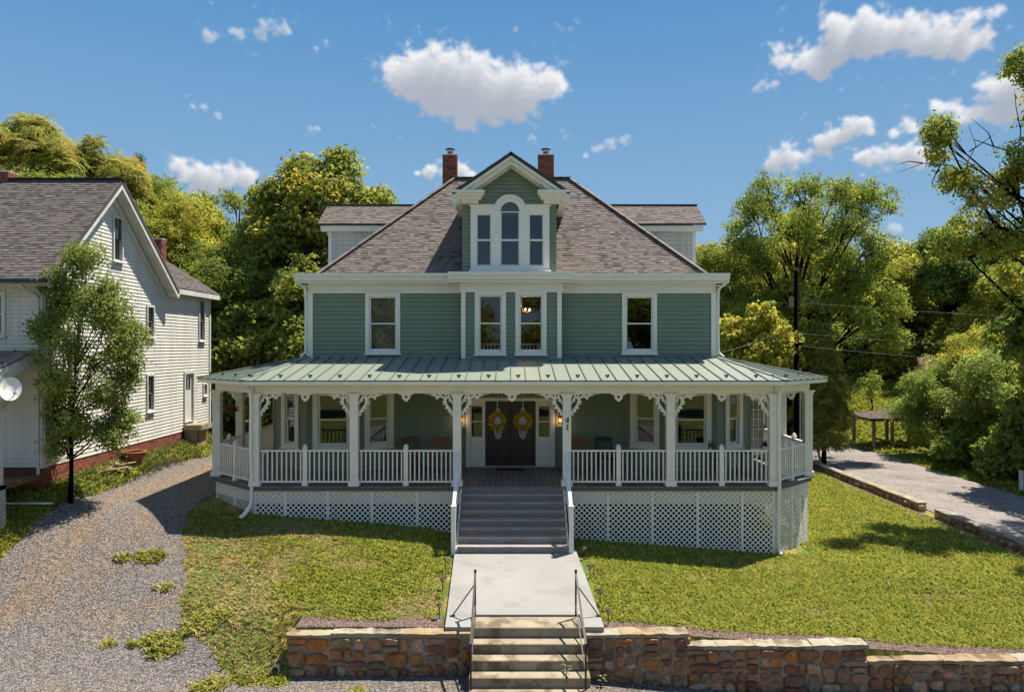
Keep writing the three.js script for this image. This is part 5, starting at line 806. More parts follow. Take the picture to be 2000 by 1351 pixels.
// ================================================================ white neighbour house
{
  const n = thing('white_house', 'old white clapboard house with grey shingle gable roof and brick foundation', 'house'), B = 1.93;
  const S = { mat: M.weatheredTrim, sash: M.brownSash, casing: 0.07, stile: 0.04, head: 0, jamb: 0 };
  const wins = [[3.82, 0.62, 6.12, 1.5], [6.02, 0.56, 3.66, 1.15], [6.02, 0.56, 1.0, 1.35], [10.42, 0.6, 3.55, 1.75], [10.75, 0.40, 1.25, 0.55]];
  clapWall(n, [-13, B, 3.6], Math.PI / 2, [[0, 0], [11.3, 0], [11.3, 5.5], [7.1, 5.5], [3.32, 8.36], [0, 5.3]], [...wins.map(([u, w, v, h]) => hole(u, w, v, h)), [8.75, 9.65, 0.32, 2.3]], 0.118, M.clap, { th: 0.026, sheath: M.weatheredTrim });
  for (const [u, w, v, h] of wins) windowUnit(n, [-13, B + v, 3.6 - u], Math.PI / 2, w, h, S);
  clapWall(n, [-22.4, B, 3.6], 0, [[0, 0], [9.4, 0], [9.4, 5.3], [0, 5.3]], [hole(7.85, 1.05, 3.62, 1.25)], 0.118, M.clap, { th: 0.026, sheath: M.weatheredTrim });
  windowUnit(n, [-14.55, B + 3.62, 3.6], 0, 1.05, 1.25, { mat: M.weatheredTrim, casing: 0.10, head: 0 });
  mesh('corner_board', merge([bx(0.14, 5.4, 0.05, -13.06, B + 2.68, 3.635), bx(0.05, 5.4, 0.14, -12.967, B + 2.68, 3.55), bx(0.05, 5.5, 0.12, -12.968, B + 2.72, -7.65)]), M.weatheredTrim, n);
  mesh('rear_wall', merge([span(-22.4, -22.2, 1.0, 7.2, -4.4, 3.45), span(-22.2, -13.1, 1.0, 7.4, -7.75, -7.65)]), M.interior, n);
  mesh('room_floor', merge([span(-22.2, -13.13, 1.7, 1.9, -7.6, 3.46), span(-22.2, -13.13, 4.5, 4.6, -7.6, 3.46), span(-22.2, -13.13, 7.2, 7.26, -3.3, 3.46)]), M.interior, n);
  mesh('foundation', span(-22.3, -13.05, 0.5, B - 0.01, -7.6, 3.55), M.foundation, n); mesh('foundation_bricks', (() => { const g = brickGeo(9.3, 1.3, 11.1, 77); g.translate(-17.66, 0.62, -2.02); return g; })(), M.brick, n).userData.kind = 'stuff';
  // side door and steps
  const d = part('side_door', n, [-13, B + 0.34, -5.6], Math.PI / 2); mesh('casing', extrude(ringShape(-0.46, 0.46, 0, 2.0, [[-0.37, 0.37, 0.001, 1.91]]), 0.07, 0), M.weatheredTrim, d); mesh('leaf', extrude(ringShape(-0.36, 0.36, 0.01, 1.9, [[-0.24, -0.02, 1.25, 1.72], [0.02, 0.24, 1.25, 1.72]]), 0.04, -0.05), M.weatheredTrim, d); mesh('pane', span(-0.24, 0.24, 1.25, 1.72, -0.035, -0.03), M.glass, d); mesh('door_step', merge([bx(1.1, 0.2, 0.7, 0, -0.2, 0.4), bx(0.9, 0.7, 0.5, 0, -0.62, 0.3)]), M.oldConcrete, d);
  // roofs
  const rz = 0.25, ry = 10.66, xr = -12.55, xl = -24;
  roofSlope('roof_slope', n, [[xl, 7.12, 4.05], [xr, 7.12, 4.05], [xr, ry, rz], [xl, ry, rz]], 71, ROOF2); roofSlope('roof_slope', n, [[xr, 7.34, -3.85], [xl, 7.34, -3.85], [xl, ry, rz], [xr, ry, rz]], 72, ROOF2);
  ridgeCap(n, [xl, ry, rz], [xr, ry, rz], 73, ROOF2);
  const ell = part('rear_roof', n), e0 = [-12.68, 7.50, -3.6], e1 = [-12.68, 7.50, -8.05], r0 = [-15.2, 9.12, -1.5], r1 = [-15.2, 9.12, -8.05], w0 = [-17.8, 7.5, -1.5], w1 = [-17.8, 7.5, -8.05];
  mesh('roof_deck', merge([slopeBase([e0, e1, r1, r0], 0.1), slopeBase([w1, w0, r0, r1], 0.1)]), roofDeck, ell); mesh('shingles', shingles([e0, e1, r1, r0], ROOF2, 74), M.shingle, ell).userData.kind = 'stuff';
  mesh('eave_board', merge([span(-12.75, -12.69, 7.28, 7.47, -8.05, -3.5), span(-13, -12.75, 7.30, 7.34, -8.0, -3.5)]), M.weatheredTrim, n); mesh('rear_gable', prism([[0, 0], [4.6, 0], [2.3, 1.5]], frame([-12.98, 7.43, -7.72], [-17.6, 7.43, -7.72], [-12.98, 9, -7.72]), 0, 0.06), M.clap, n);
  // rake boards, soffits and eave returns of the gable
  const rk = (z0, y0, z1, y1, x, w, h) => beam([x, y0, z0], [x, y1, z1], w, h);
  mesh('rake_board', merge([rk(4.05, 6.95, rz, 10.49, -12.59, 0.04, 0.22), rk(-3.85, 7.17, rz, 10.49, -12.59, 0.042, 0.22)]), M.weatheredTrim, n);
  mesh('rake_soffit', merge([beam([-12.79, 6.93, 4.0], [-12.79, 10.43, rz], 0.36, 0.025), beam([-12.79, 7.15, -3.8], [-12.79, 10.43, rz], 0.362, 0.025)]), M.weatheredTrim, n);
  mesh('frieze', merge([beam([-12.965, 6.78, 3.9], [-12.965, 10.24, rz], 0.03, 0.2), beam([-12.963, 6.99, -3.7], [-12.963, 10.24, rz], 0.03, 0.2)]), M.weatheredTrim, n);
  mesh('eave_board', merge([span(-24, -12.56, 6.98, 7.14, 4.0, 4.10), span(-24, -12.6, 6.93, 6.97, 3.6, 4.0)]), M.weatheredTrim, n); mesh('gutter', span(-24, -12.56, 7.0, 7.10, 4.10, 4.2), M.black, n);
  mesh('downspout', tube([[-13.35, 7.0, 4.12], [-13.32, 6.86, 3.95], [-13.12, 6.65, 3.69], [-13.1, 6.4, 3.68], [-13.1, 3, 3.68], [-13.1, 1.6, 3.68]], 0.04, 8, 40), M.weatheredTrim, n);
  mesh('drain_pipe', merge([tube([[-12.93, 5.4, 2.4], [-12.93, 2.5, 2.4]], 0.05, 8), bx(0.1, 0.5, 0.16, -12.94, 2.5, 2.4)]), std(lin(0.42, 0.40, 0.36), 0.8, { map: T.streak }), n);
  chimney(n, [-16.45, 10.25, 0.1], 0.5, 0.62, 0.5, 75); chimney(n, [-14.25, 8.2, -5.7], 0.42, 1.35, 0.42, 76);
  // front porch of the white house
  const p = part('front_porch', n); mesh('porch_roof', prism([[0, 0], [9.2, 0], [9.2, 1.9], [0, 1.9]], frame([-22.3, 4.62, 5.45], [-13.1, 4.62, 5.45], [-22.3, 5.16, 3.63]), -0.03, 0), std(lin(0.42, 0.36, 0.32), 0.6, { map: T.rustRoof }), p); for (let x = -22; x < -13; x += 0.55) mesh('roof_seam', beam([x, 4.63, 5.46], [x, 5.17, 3.64], 0.03, 0.05), std(lin(0.36, 0.30, 0.27), 0.6), p);
  mesh('fascia', merge([beam([-13.1, 4.46, 5.45], [-13.1, 4.98, 3.64], 0.05, 0.28), span(-22.3, -13.1, 4.30, 4.58, 5.40, 5.45)]), M.weatheredTrim, p); mesh('porch_beam', span(-22.3, -13.05, 4.12, 4.30, 5.2, 5.4), M.weatheredTrim, p);
  mesh('porch_post', merge([bx(0.14, 2.4, 0.14, -13.10, 2.9, 5.25)]), M.weatheredTrim, p); mesh('pier', merge([bx(0.24, 1.4, 0.24, -13.12, 1.05, 5.25)]), M.mortar, p); mesh('porch_floor', span(-22.3, -13.0, 1.62, 1.74, 3.66, 5.4), M.rockBrown, p); 
}
{ // satellite dish on the porch post of the white house
  const d = thing('satellite_dish', 'white oval satellite dish on the old house porch post', 'satellite dish', [-12.72, 4.20, 5.4]), pts = []; for (let i = 0; i <= 10; i++) pts.push(new THREE.Vector2(0.30 * i / 10, 0.06 * (i / 10) ** 2));
  const g = new THREE.LatheGeometry(pts, 28); g.rotateX(Math.PI / 2); g.scale(0.86, 1, 1); g.rotateY(0.9); g.rotateX(-0.25); mesh('reflector', metricUV(g), std(lin(0.75, 0.74, 0.72), 0.5, { side: THREE.DoubleSide }), d);
  mesh('mast', tube([[-0.05, -0.12, -0.1], [-0.12, -0.32, -0.15], [-0.38, -0.56, -0.15]], 0.022, 8), std(lin(0.2, 0.19, 0.18), 0.5), d); mesh('feed_arm', tube([[0, -0.26, 0.02], [0.18, -0.22, 0.2], [0.36, -0.10, 0.32]], 0.013, 6), std(lin(0.2, 0.19, 0.18), 0.5), d); mesh('receiver', merge([bx(0.1, 0.07, 0.07, 0.37, -0.08, 0.32)]), M.trim, d);
}
{ // terracotta trough and old boards by the wall of the white house
  const t = thing('planter', 'weathered terracotta planter against the old white house', 'planter', [-12.62, height(-12.62, -0.6), -0.6]); mesh('pot', merge([metricUV(new THREE.CylinderGeometry(0.36, 0.26, 0.42, 20, 1, true).translate(0, 0.21, 0)), metricUV(new THREE.TorusGeometry(0.36, 0.03, 8, 20).rotateX(1.57).translate(0, 0.42, 0))]), std(lin(0.34, 0.12, 0.06), 0.9, { side: THREE.DoubleSide, map: T.streak }), t); mesh('soil', metricUV(new THREE.CylinderGeometry(0.34, 0.3, 0.04, 20).translate(0, 0.34, 0)), std(lin(0.07, 0.05, 0.03), 1), t);
  const r = rng(8); for (let i = 0; i < 7; i++) { const z = 0.1 + r() * 1.3, x = -12.55 + (r() - 0.5) * 0.4, y = height(x, z) + 0.05 + i * 0.03; tag(mesh('old_board', chamferBox(0.12, 0.03, 0.7 + r() * 0.5, 0.006, 0, 0, 0), std(lin(0.34, 0.25, 0.18), 0.9, { map: T.wood })), 'loose weathered board heaped beside the terracotta planter', 'board', 'heap of old boards'); const o = scene.children[scene.children.length - 1]; o.position.set(x, y, z); o.rotation.set(0.05 * (r() - 0.5), r() * 2 - 1, 0.1 * (r() - 0.5)); }
  const pl = tag(mesh('pale_plank', chamferBox(1.3, 0.04, 0.1, 0.006), M.weatheredTrim), 'pale plank lying on grass by the brick foundation', 'plank'); pl.position.set(-12.95, height(-12.95, 4.3) + 0.06, 4.35);
}
// ================================================================ pole, wires, shelter, far roof
{
  const y = height(13.8, -11.8), p = thing('utility_pole', 'weathered wooden utility pole behind the porch corner', 'pole', [13.8, y, -11.8]); mesh('pole', taper([[0, -0.3, 0], [0, 4, 0], [0, 9.8, 0]], [0.15, 0.135, 0.11], 10), M.pole, p); mesh('conduit', merge([bx(0.06, 4.8, 0.06, 0.13, 2.6, 0.13)]), std(lin(0.38, 0.37, 0.39), 0.6), p); mesh('transformer', metricUV(new THREE.CylinderGeometry(0.12, 0.12, 0.5, 14).translate(-0.26, 8.2, 0.05)), std(lin(0.2, 0.17, 0.15), 0.7), p); mesh('bracket', bx(0.4, 0.06, 0.06, -0.15, 8.35, 0.05), M.darkMetal, p);
  const wires = [[7.4, 6.3, 44, -4, 'power line running from the pole top over the lane'], [5.9, 5.2, 44, -6, 'telephone cable strung from the pole below the power line'], [5.3, 4.2, 44, -9, 'lowest cable strung from the pole through the trees']];
  for (const [a, b, x1, z1, label] of wires) { const pts = []; for (let i = 0; i <= 8; i++) { const t = i / 8; pts.push([mix(13.85, x1, t), mix(a, b, t) - 0.9 * 4 * t * (1 - t) * 0.6, mix(-11.8, z1, t)]); } tag(mesh('overhead_wire', tube(pts, 0.0065, 5, 60), std(lin(0.07, 0.07, 0.07), 0.6)), label, 'wire', 'overhead wires'); }
  tag(mesh('overhead_wire', tube([[6.70, 5.4, -7.9], [9.5, 5.0, -10], [13.75, 6.2, -11.75]], 0.009, 5, 30), std(lin(0.16, 0.16, 0.16), 0.6)), 'service cable from the green house to the pole', 'wire', 'overhead wires');
  // open shelter beyond the lane
  const sx = 21.9, sz = -21, sy = height(22.6, sz), s = thing('picnic_shelter', 'small brown open shelter with low hipped roof beyond the lane', 'shelter', [sx, sy, sz]);
  const rw = [[-0.5, 1.85, 1.0], [4.3, 1.85, 1.0], [4.3, 1.85, -2.2], [-0.5, 1.85, -2.2]], a1 = [1.3, 2.3, -0.6], a2 = [2.6, 2.3, -0.6], br = [[0.12, 0.085, 0.07], [0.16, 0.115, 0.1], [0.2, 0.15, 0.13]];
  mesh('roof', merge([shingles([rw[0], rw[1], a2, a1], br, 91), shingles([rw[1], rw[2], a2], br, 92), shingles([rw[2], rw[3], a1, a2], br, 93), shingles([rw[3], rw[0], a1], br, 94)]), M.shingle, s); mesh('eave', merge([span(-0.5, 4.3, 1.70, 1.84, 0.9, 1.0), span(-0.5, -0.4, 1.70, 1.84, -2.2, 0.9)]), M.black, s);
  for (const [x, z] of [[-0.2, 0.7], [0.9, 0.72], [1.9, 0.72], [3.9, 0.7], [-0.2, -1.9], [1.9, -1.9], [3.9, -1.9]]) mesh('post', span(x - 0.08, x + 0.08, -0.6, 1.72, z - 0.08, z + 0.08), M.pole, s); mesh('rail', beam([-0.5, 0.75, 1.3], [2.2, 0.15, 1.2], 0.07, 0.12), std(lin(0.26, 0.15, 0.08), 0.8, { map: T.wood }), s); for (const x of [-0.45, 0.7, 1.6]) mesh('rail_post', span(x - 0.05, x + 0.05, -0.5, 0.72 - x * 0.22, 1.22, 1.32), std(lin(0.26, 0.15, 0.08), 0.8), s);
  // roof of a cottage among the trees on the slope
  const c = thing('cottage', 'grey roofed cottage half hidden by trees on the slope', 'cottage', [34.2, height(34.2, -33), -33]), cw = -2.4, ce = [-3, 1.6, 2.3], cf = [3.6, 1.6, 2.3]; mesh('wall', span(-2.6, 3.2, -1.5, 1.7, -2, 1.9), std(lin(0.36, 0.29, 0.25), 0.9, { map: T.streak }), c); mesh('roof', merge([shingles([ce, cf, [3.6, 3.6, 0], [-3, 3.6, 0]], br, 95), shingles([[3.6, 1.6, -2.3], [-3, 1.6, -2.3], [-3, 3.6, 0], [3.6, 3.6, 0]], br, 96)]), M.shingle, c); mesh('gable', prism([[0, 0], [4.2, 0], [2.1, 1.8]], frame([-2.6, 1.7, -2.1], [-2.6, 1.7, 2.1], [-2.6, 3, -2.1]), 0, 0.05), std(lin(0.36, 0.29, 0.25), 0.9), c); for (const x of [-1.4, 1.6]) mesh('window', merge([span(x - 0.4, x + 0.4, 0.2, 1.2, 1.9, 1.93)]), M.black, c);
  const wp = tag(mesh('marker_post', chamferBox(0.12, 1.0, 0.12, 0.01), M.weatheredTrim), 'short pale post in front of the dark shrubs', 'post'); wp.position.set(21.75, height(21.75, -7.5) + 0.4, -7.5);
}
console.log('neighbours done');

// ================================================================ vegetation
function leafMat(o = {}) { return new THREE.MeshPhysicalMaterial({ color: lin(1, 1, 1), roughness: 1, transmission: o.tr ?? 0.55, thickness: 0, side: THREE.DoubleSide, specularIntensity: 0.35 }); }
const LEAF = leafMat(), NEEDLE = leafMat({ tr: 0.15 }), GRASS = leafMat({ tr: 0.3 });
function blade(pos, p, d, n, L, W, fold) { // leaf: two triangles each side of a folded midrib
  const s = d.clone().cross(n).normalize(), m = p.clone().addScaledVector(d, L * 0.45), t = p.clone().addScaledVector(d, L).addScaledVector(n, -L * 0.18), a = m.clone().addScaledVector(s, W / 2).addScaledVector(n, fold), b = m.clone().addScaledVector(s, -W / 2).addScaledVector(n, fold), mm = m;
  for (const v of [p, a, mm, mm, a, t, p, mm, b, mm, t, b]) pos.push(v.x, v.y, v.z);
}
function geoOf(pos) { const g = new THREE.BufferGeometry(); g.setAttribute('position', new THREE.Float32BufferAttribute(pos, 3)); g.computeVertexNormals(); return g; }
const V = (x, y, z) => new THREE.Vector3(x, y, z);
function spray(seed, n, R, L, W) { const r = rng(seed), pos = []; for (let i = 0; i < n; i++) { const p = V(r() * 2 - 1, (r() * 2 - 1) * 0.55, r() * 2 - 1).multiplyScalar(R * 0.8), d = V(r() * 2 - 1, r() * 0.9 - 0.65, r() * 2 - 1).normalize(), nn = V((r() - 0.5) * 1.1, 1, (r() - 0.5) * 1.1).normalize(); nn.addScaledVector(d, -nn.dot(d)).normalize(); const k = 0.7 + 0.6 * r(); blade(pos, p, d, nn, L * k, W * k, 0.02); } return geoOf(pos); }
function frondSpray(seed, n, leaflets, Lr, L, W) { const r = rng(seed), pos = []; for (let i = 0; i < n; i++) { const a = i / n * 6.283 + r(), d = V(Math.cos(a), 0.45 + 0.4 * (r() - 0.5), Math.sin(a)).normalize(); for (let k = 1; k <= leaflets; k++) { const t = k / leaflets, p = d.clone().multiplyScalar(Lr * t).add(V(0, -0.45 * Lr * t * t, 0)), side = V(-d.z, 0, d.x).normalize(); for (const s of [-1, 1]) { const dd = side.clone().multiplyScalar(s).addScaledVector(d, 0.5).add(V(0, -0.35, 0)).normalize(), nn = V(0, 1, 0).addScaledVector(dd, -dd.y).normalize(); blade(pos, p, dd, nn, L, W, 0.01); } } } return geoOf(pos); }
const SPRAY = { maple: spray(1, 13, 0.36, 0.21, 0.17), small: spray(2, 18, 0.34, 0.145, 0.085), fine: spray(3, 22, 0.30, 0.10, 0.055), big: spray(4, 12, 0.48, 0.28, 0.20), far: spray(8, 14, 0.6, 0.32, 0.22), frond: frondSpray(5, 5, 6, 0.62, 0.22, 0.075), needle: (() => { const r = rng(6), pos = []; for (let i = 0; i < 34; i++) { const p = V(r() - 0.5, (r() - 0.5) * 0.4, r() - 0.5).multiplyScalar(0.35), d = V(r() * 2 - 1, r() - 0.6, r() * 2 - 1).normalize(), n = V(d.z, 0.3, -d.x).normalize(); blade(pos, p, d, n, 0.26, 0.03, 0); } return geoOf(pos); })() };
const PAL = {
  maple: [[0.120, 0.135, 0.020], [0.095, 0.120, 0.020], [0.155, 0.150, 0.024], [0.070, 0.100, 0.018], [0.175, 0.150, 0.022]],
  yellow: [[0.165, 0.165, 0.024], [0.190, 0.180, 0.028], [0.135, 0.150, 0.022], [0.205, 0.185, 0.030], [0.110, 0.130, 0.020]],
  dark: [[0.070, 0.100, 0.016], [0.085, 0.115, 0.018], [0.055, 0.085, 0.015], [0.105, 0.130, 0.020]],
  mid: [[0.100, 0.125, 0.020], [0.120, 0.140, 0.022], [0.080, 0.105, 0.019], [0.140, 0.150, 0.025]],
  rust: [[0.130, 0.135, 0.024], [0.110, 0.125, 0.022], [0.165, 0.150, 0.028], [0.15, 0.14, 0.03], [0.19, 0.125, 0.035]],
  young: [[0.080, 0.105, 0.022], [0.095, 0.120, 0.026], [0.112, 0.130, 0.030], [0.065, 0.088, 0.020]],
  pale: [[0.15, 0.175, 0.055], [0.11, 0.14, 0.03], [0.09, 0.125, 0.025], [0.19, 0.20, 0.07]],
  cedar: [[0.085, 0.090, 0.022], [0.070, 0.080, 0.020], [0.105, 0.105, 0.028]],
};
let leafTotal = 0; const spin = new THREE.Quaternion(), UPV = new THREE.Vector3(0, 1, 0);
function instances(name, geo, mat, mats, cols, parent) { const m = new THREE.InstancedMesh(geo, mat, mats.length); m.name = name; mats.forEach((q, i) => { m.setMatrixAt(i, q); m.setColorAt(i, cols[i]); }); m.castShadow = m.receiveShadow = true; m.userData.kind = 'stuff'; parent.add(m); leafTotal += mats.length; return m; }
function crown(parent, lobes, geo, mat, pal, density, seed, o = {}) {
  const r = rng(seed), mats = [], cols = [], q = new THREE.Quaternion(), e = new THREE.Euler(), s = V(1, 1, 1), P = pal.map((c) => lin(c[0] * 2.6, c[1] * 2.55, c[2] * 2.2));
  for (const [lx, ly, lz, rx, ry, rz] of lobes) {
    const n = Math.round(density * (rx * ry + ry * rz + rx * rz)), tone = r() * 0.5;
    for (let i = 0; i < n; i++) {
      const u = r() * 2 - 1, a = r() * 6.283, w = Math.sqrt(1 - u * u), dx = w * Math.cos(a), dy = u, dz = w * Math.sin(a);
      const bump = 1 + 0.42 * fbm((lx + dx * rx) * 0.9, (ly + dy * ry) * 0.9, (lz + dz * rz) * 0.9 + seed, 3), k = Math.pow(r(), 0.42) * bump;
      const x = lx + dx * rx * k, y = ly + dy * ry * k, z = lz + dz * rz * k;
      if (n3(x * 0.75 + seed, y * 0.85, z * 0.75) < (o.gap ?? -0.28)) continue;
      if (o.keep && !o.keep(x, y, z)) continue;
      e.set((r() - 0.5) * 1.3 + dz * 0.85, 0, (r() - 0.5) * 1.3 - dx * 0.85); q.setFromEuler(e).multiply(spin.setFromAxisAngle(UPV, r() * 6.283)); const sc = (o.scale || 1) * (0.75 + 0.55 * r()); s.set(sc, sc, sc);
      mats.push(new THREE.Matrix4().compose(V(x, y, z), q, s));
      const c = P[Math.floor(clamp(r() * 0.7 + tone * 0.6, 0, 0.999) * P.length)].clone().multiplyScalar(0.8 + 0.4 * r()); cols.push(c);
    }
  }
  return instances('crown', geo, mat, mats, cols, parent);
}
function lumps(c, R, n, lr, seed, o = {}) { // clumps of foliage around a crown's middle
  const r = rng(seed), L = []; if (o.core !== 0) L.push([c[0], c[1], c[2], R[0] * 0.55, R[1] * 0.55, R[2] * 0.55]);
  for (let i = 0; i < n; i++) { const u = mix(-0.75, 1, (i + 0.5) / n) + (r() - 0.5) * 0.15, a = i * 2.399 + r() * 0.8, w = Math.sqrt(Math.max(0, 1 - u * u)), k = 0.62 + 0.26 * r(), s = lr * (0.7 + 0.6 * r()); L.push([c[0] + w * Math.cos(a) * R[0] * k, c[1] + u * R[1] * k, c[2] + w * Math.sin(a) * R[2] * k, s, s * 0.78, s]); }
  return L;
}
function limbs(base, lobes, tr, seed, o = {}) { // trunk, with a bent limb to each clump and twigs off it
  const r = rng(seed), top = o.fork ?? 0.45, cx = lobes.reduce((a, l) => a + l[0], 0) / lobes.length, cz = lobes.reduce((a, l) => a + l[2], 0) / lobes.length, hy = Math.max(...lobes.map((l) => l[1])), list = [], lean = (t) => [mix(base[0], cx, t * t), mix(base[1], hy, t), mix(base[2], cz, t * t)];
  const tp = []; for (let i = 0; i <= 8; i++) { const p = lean(i / 8); tp.push([p[0] + 0.12 * n3(i * 0.7, seed, 1), p[1], p[2] + 0.12 * n3(i * 0.7, seed, 4)]); }
  list.push(taper(tp, tp.map((_, i) => tr * (i === 0 ? 1.35 : 1 - 0.88 * i / 8)), 8));
  for (const l of lobes) { const t = clamp(mix(top * 0.55, 0.85, (l[1] - base[1]) / (hy - base[1])) - 0.12 - 0.2 * r(), 0.18, 0.8), p = lean(t), e = [l[0], l[1] + l[4] * 0.2, l[2]], m = [mix(p[0], e[0], 0.55) + (r() - 0.5) * 0.5, mix(p[1], e[1], 0.42) + 0.2, mix(p[2], e[2], 0.55) + (r() - 0.5) * 0.5], r0 = tr * (0.48 - 0.3 * t); list.push(taper([p, [mix(p[0], m[0], 0.5), mix(p[1], m[1], 0.45), mix(p[2], m[2], 0.5)], m, e], [r0, r0 * 0.8, r0 * 0.6, r0 * 0.18], 6));
    for (let k = 0; k < (o.twigs ?? 4); k++) { const f = 0.5 + 0.5 * r(), s = [mix(m[0], e[0], f), mix(m[1], e[1], f), mix(m[2], e[2], f)], q = [l[0] + (r() * 2 - 1) * l[3] * 0.9, l[1] + (r() * 1.5 - 0.4) * l[4], l[2] + (r() * 2 - 1) * l[5] * 0.9]; list.push(taper([s, [mix(s[0], q[0], 0.5), mix(s[1], q[1], 0.5) + 0.12, mix(s[2], q[2], 0.5)], q], [r0 * 0.34, r0 * 0.22, r0 * 0.06], 4)); } }
  return merge(list);
}
function tree(name, label, x, z, lobes, sp, pal, dens, seed, o = {}) {
  const y = height(x, z) - 0.1, t = thing(name, label, o.cat || 'tree', [x, y, z], 0, o.group), rel = lobes.map((l) => [l[0] - x, l[1] - y, l[2] - z, l[3], l[4], l[5]]);
  if (o.trunk !== 0) mesh('trunk', limbs([0, 0, 0], rel, o.tr || 0.22, seed, o), o.bark || M.bark, t);
  crown(t, rel, SPRAY[sp], sp === 'needle' ? NEEDLE : LEAF, PAL[pal], dens, seed, o); return t;
}
const WOOD = 'trees of the wood behind the houses';
tree('tree_of_heaven', 'tall tree of heaven with rusty seed heads behind the old white house chimney', -28.2, -17.8, [...lumps([-28, 14.6, -17.8], [4.2, 3.2, 3], 14, 1.5, 501), [-26.2, 16.9, -17, 0.9, 1.0, 0.9], [-30.5, 16.3, -17.5, 1.6, 1.2, 1.4]], 'frond', 'rust', 26, 501, { group: WOOD });
tree('tree_of_heaven', 'tree of heaven with a single tuft standing above its crown behind the old white roof', -24.2, -18.8, [...lumps([-24.3, 13.6, -18.8], [3.4, 2.6, 2.6], 12, 1.35, 503), [-24.0, 16.6, -18.2, 0.55, 0.6, 0.55], [-25.8, 16.2, -18.4, 0.8, 0.6, 0.8], [-22.2, 14.6, -18.4, 1.1, 0.8, 1.1]], 'frond', 'rust', 26, 502, { group: WOOD });
tree('broadleaf_tree', 'dense green tree right behind the ridge of the old white house', -22.6, -14, lumps([-22.6, 10.6, -14], [5.6, 3.0, 3], 16, 1.7, 504), 'small', 'mid', 30, 504, { group: WOOD });
tree('fir_tree', 'dark conifer tip showing above the trees behind the old white gable', -23.6, -22.8, [[-23.6, 16.8, -22.8, 0.35, 0.9, 0.35], [-23.6, 15.6, -22.8, 0.9, 0.8, 0.9], [-23.6, 14.3, -22.8, 1.35, 0.9, 1.35], [-23.6, 12.8, -22.8, 1.7, 1.0, 1.7], [-23.6, 11, -22.8, 2.0, 1.2, 2]], 'needle', 'dark', 42, 505, { group: WOOD, bark: M.bark });
tree('broadleaf_tree', 'rounded tree below the white cloud, beside the conifer tip', -20.9, -21.8, lumps([-20.9, 12.4, -21.8], [3.3, 3.1, 3], 13, 1.35, 506), 'small', 'mid', 30, 506, { group: WOOD });
tree('broadleaf_tree', 'yellow green tree rising behind the rear roof of the old white house', -18.1, -15.8, lumps([-18.1, 9.3, -15.8], [2.7, 4.0, 2.6], 15, 1.3, 507), 'small', 'yellow', 32, 507, { group: WOOD });
tree('broadleaf_tree', 'thin crowned tree with sky showing through, beside the big maple', -16.6, -20.8, lumps([-16.7, 12.4, -20.8], [2.9, 2.6, 2.4], 12, 0.95, 508, { core: 0 }), 'small', 'mid', 24, 508, { group: WOOD, gap: -0.1 });
tree('broadleaf_tree', 'leafy tree filling the gap between old white house and maple', -14.6, -14.2, lumps([-14.6, 7.2, -14.2], [2.9, 4.2, 2.4], 16, 1.35, 509), 'small', 'mid', 32, 509, { group: WOOD });
tree('maple_tree', 'big rounded maple rising over the green house roof edge', -10.2, -15.8, [...lumps([-10.3, 11.0, -15.8], [3.5, 4.3, 3.2], 20, 1.45, 510), [-11.2, 14.4, -15.4, 1.3, 1.0, 1.2], [-9.2, 14.7, -15.6, 1.2, 1.0, 1.2], [-7.4, 12.8, -15.8, 1.2, 1.0, 1.2]], 'big', 'maple', 34, 510, { group: WOOD, tr: 0.35 });
tree('broadleaf_tree', 'shady green tree close behind the green house corner', -9.7, -11.6, lumps([-9.9, 6.0, -11.6], [2.2, 3.6, 2], 14, 1.15, 511), 'maple', 'mid', 34, 511, { group: WOOD });
tree('broadleaf_tree', 'low dark tree at the foot of the big maple', -12.6, -12.0, lumps([-12.6, 4.4, -12], [2.2, 2.8, 1.8], 12, 1.1, 512), 'maple', 'mid', 34, 512, { group: WOOD });
tree('shrub', 'tangled green shrub at the end of the driveway', -16.2, -13.5, lumps([-16.0, 3.1, -13.5], [2.6, 2.0, 1.6], 10, 0.95, 513), 'small', 'mid', 36, 513, { group: WOOD, cat: 'shrub', tr: 0.08 });
tree('shrub', 'flowering shrub seen between the porch columns by the driveway', -12.2, -9.6, lumps([-12.2, 2.3, -9.6], [2.0, 1.5, 1.1], 10, 0.8, 514), 'maple', 'dark', 40, 514, { group: WOOD, cat: 'shrub', tr: 0.06 });
for (const [x, z, y, R, k] of [[-14, -40, 15.5, 6, 0], [-5, -44, 16.3, 6, 1], [4, -44, 14.5, 5, 2], [-24, -38, 13, 7, 3], [-34, -30, 12, 7, 4], [-36, -16, 9, 5, 5]]) tree('woodland_tree', 'woodland tree far behind the houses on rising ground', x, z, lumps([x, y - R * 0.55, z], [R, R * 0.8, R * 0.7], 13, R * 0.36, 520 + k), 'far', 'mid', 12, 520 + k, { group: 'far woodland trees', scale: 1.1 });
const LANE = 'trees beyond the lane';
tree('locust_tree', 'broad airy tree with forking dark limbs behind the utility pole', 15.6, -17.8, [...lumps([16.3, 11.2, -17.8], [5.6, 3.9, 4], 30, 1.15, 530, { core: 0 }), ...lumps([14.4, 6.6, -17.4], [3.6, 2.6, 3], 14, 1.15, 531, { core: 0 }), ...lumps([18.8, 7.2, -17.4], [3.2, 2.8, 2.6], 12, 1.1, 545, { core: 0 })], 'small', 'mid', 29, 530, { group: LANE, tr: 0.30, gap: -0.12, fork: 0.3, twigs: 6 });
tree('shrub', 'bright green bushy sapling between green house and utility pole', 12.2, -12.6, lumps([12.3, 4.6, -12.6], [1.9, 2.6, 1.6], 12, 0.85, 532), 'maple', 'yellow', 38, 532, { group: LANE, cat: 'shrub', tr: 0.1 });
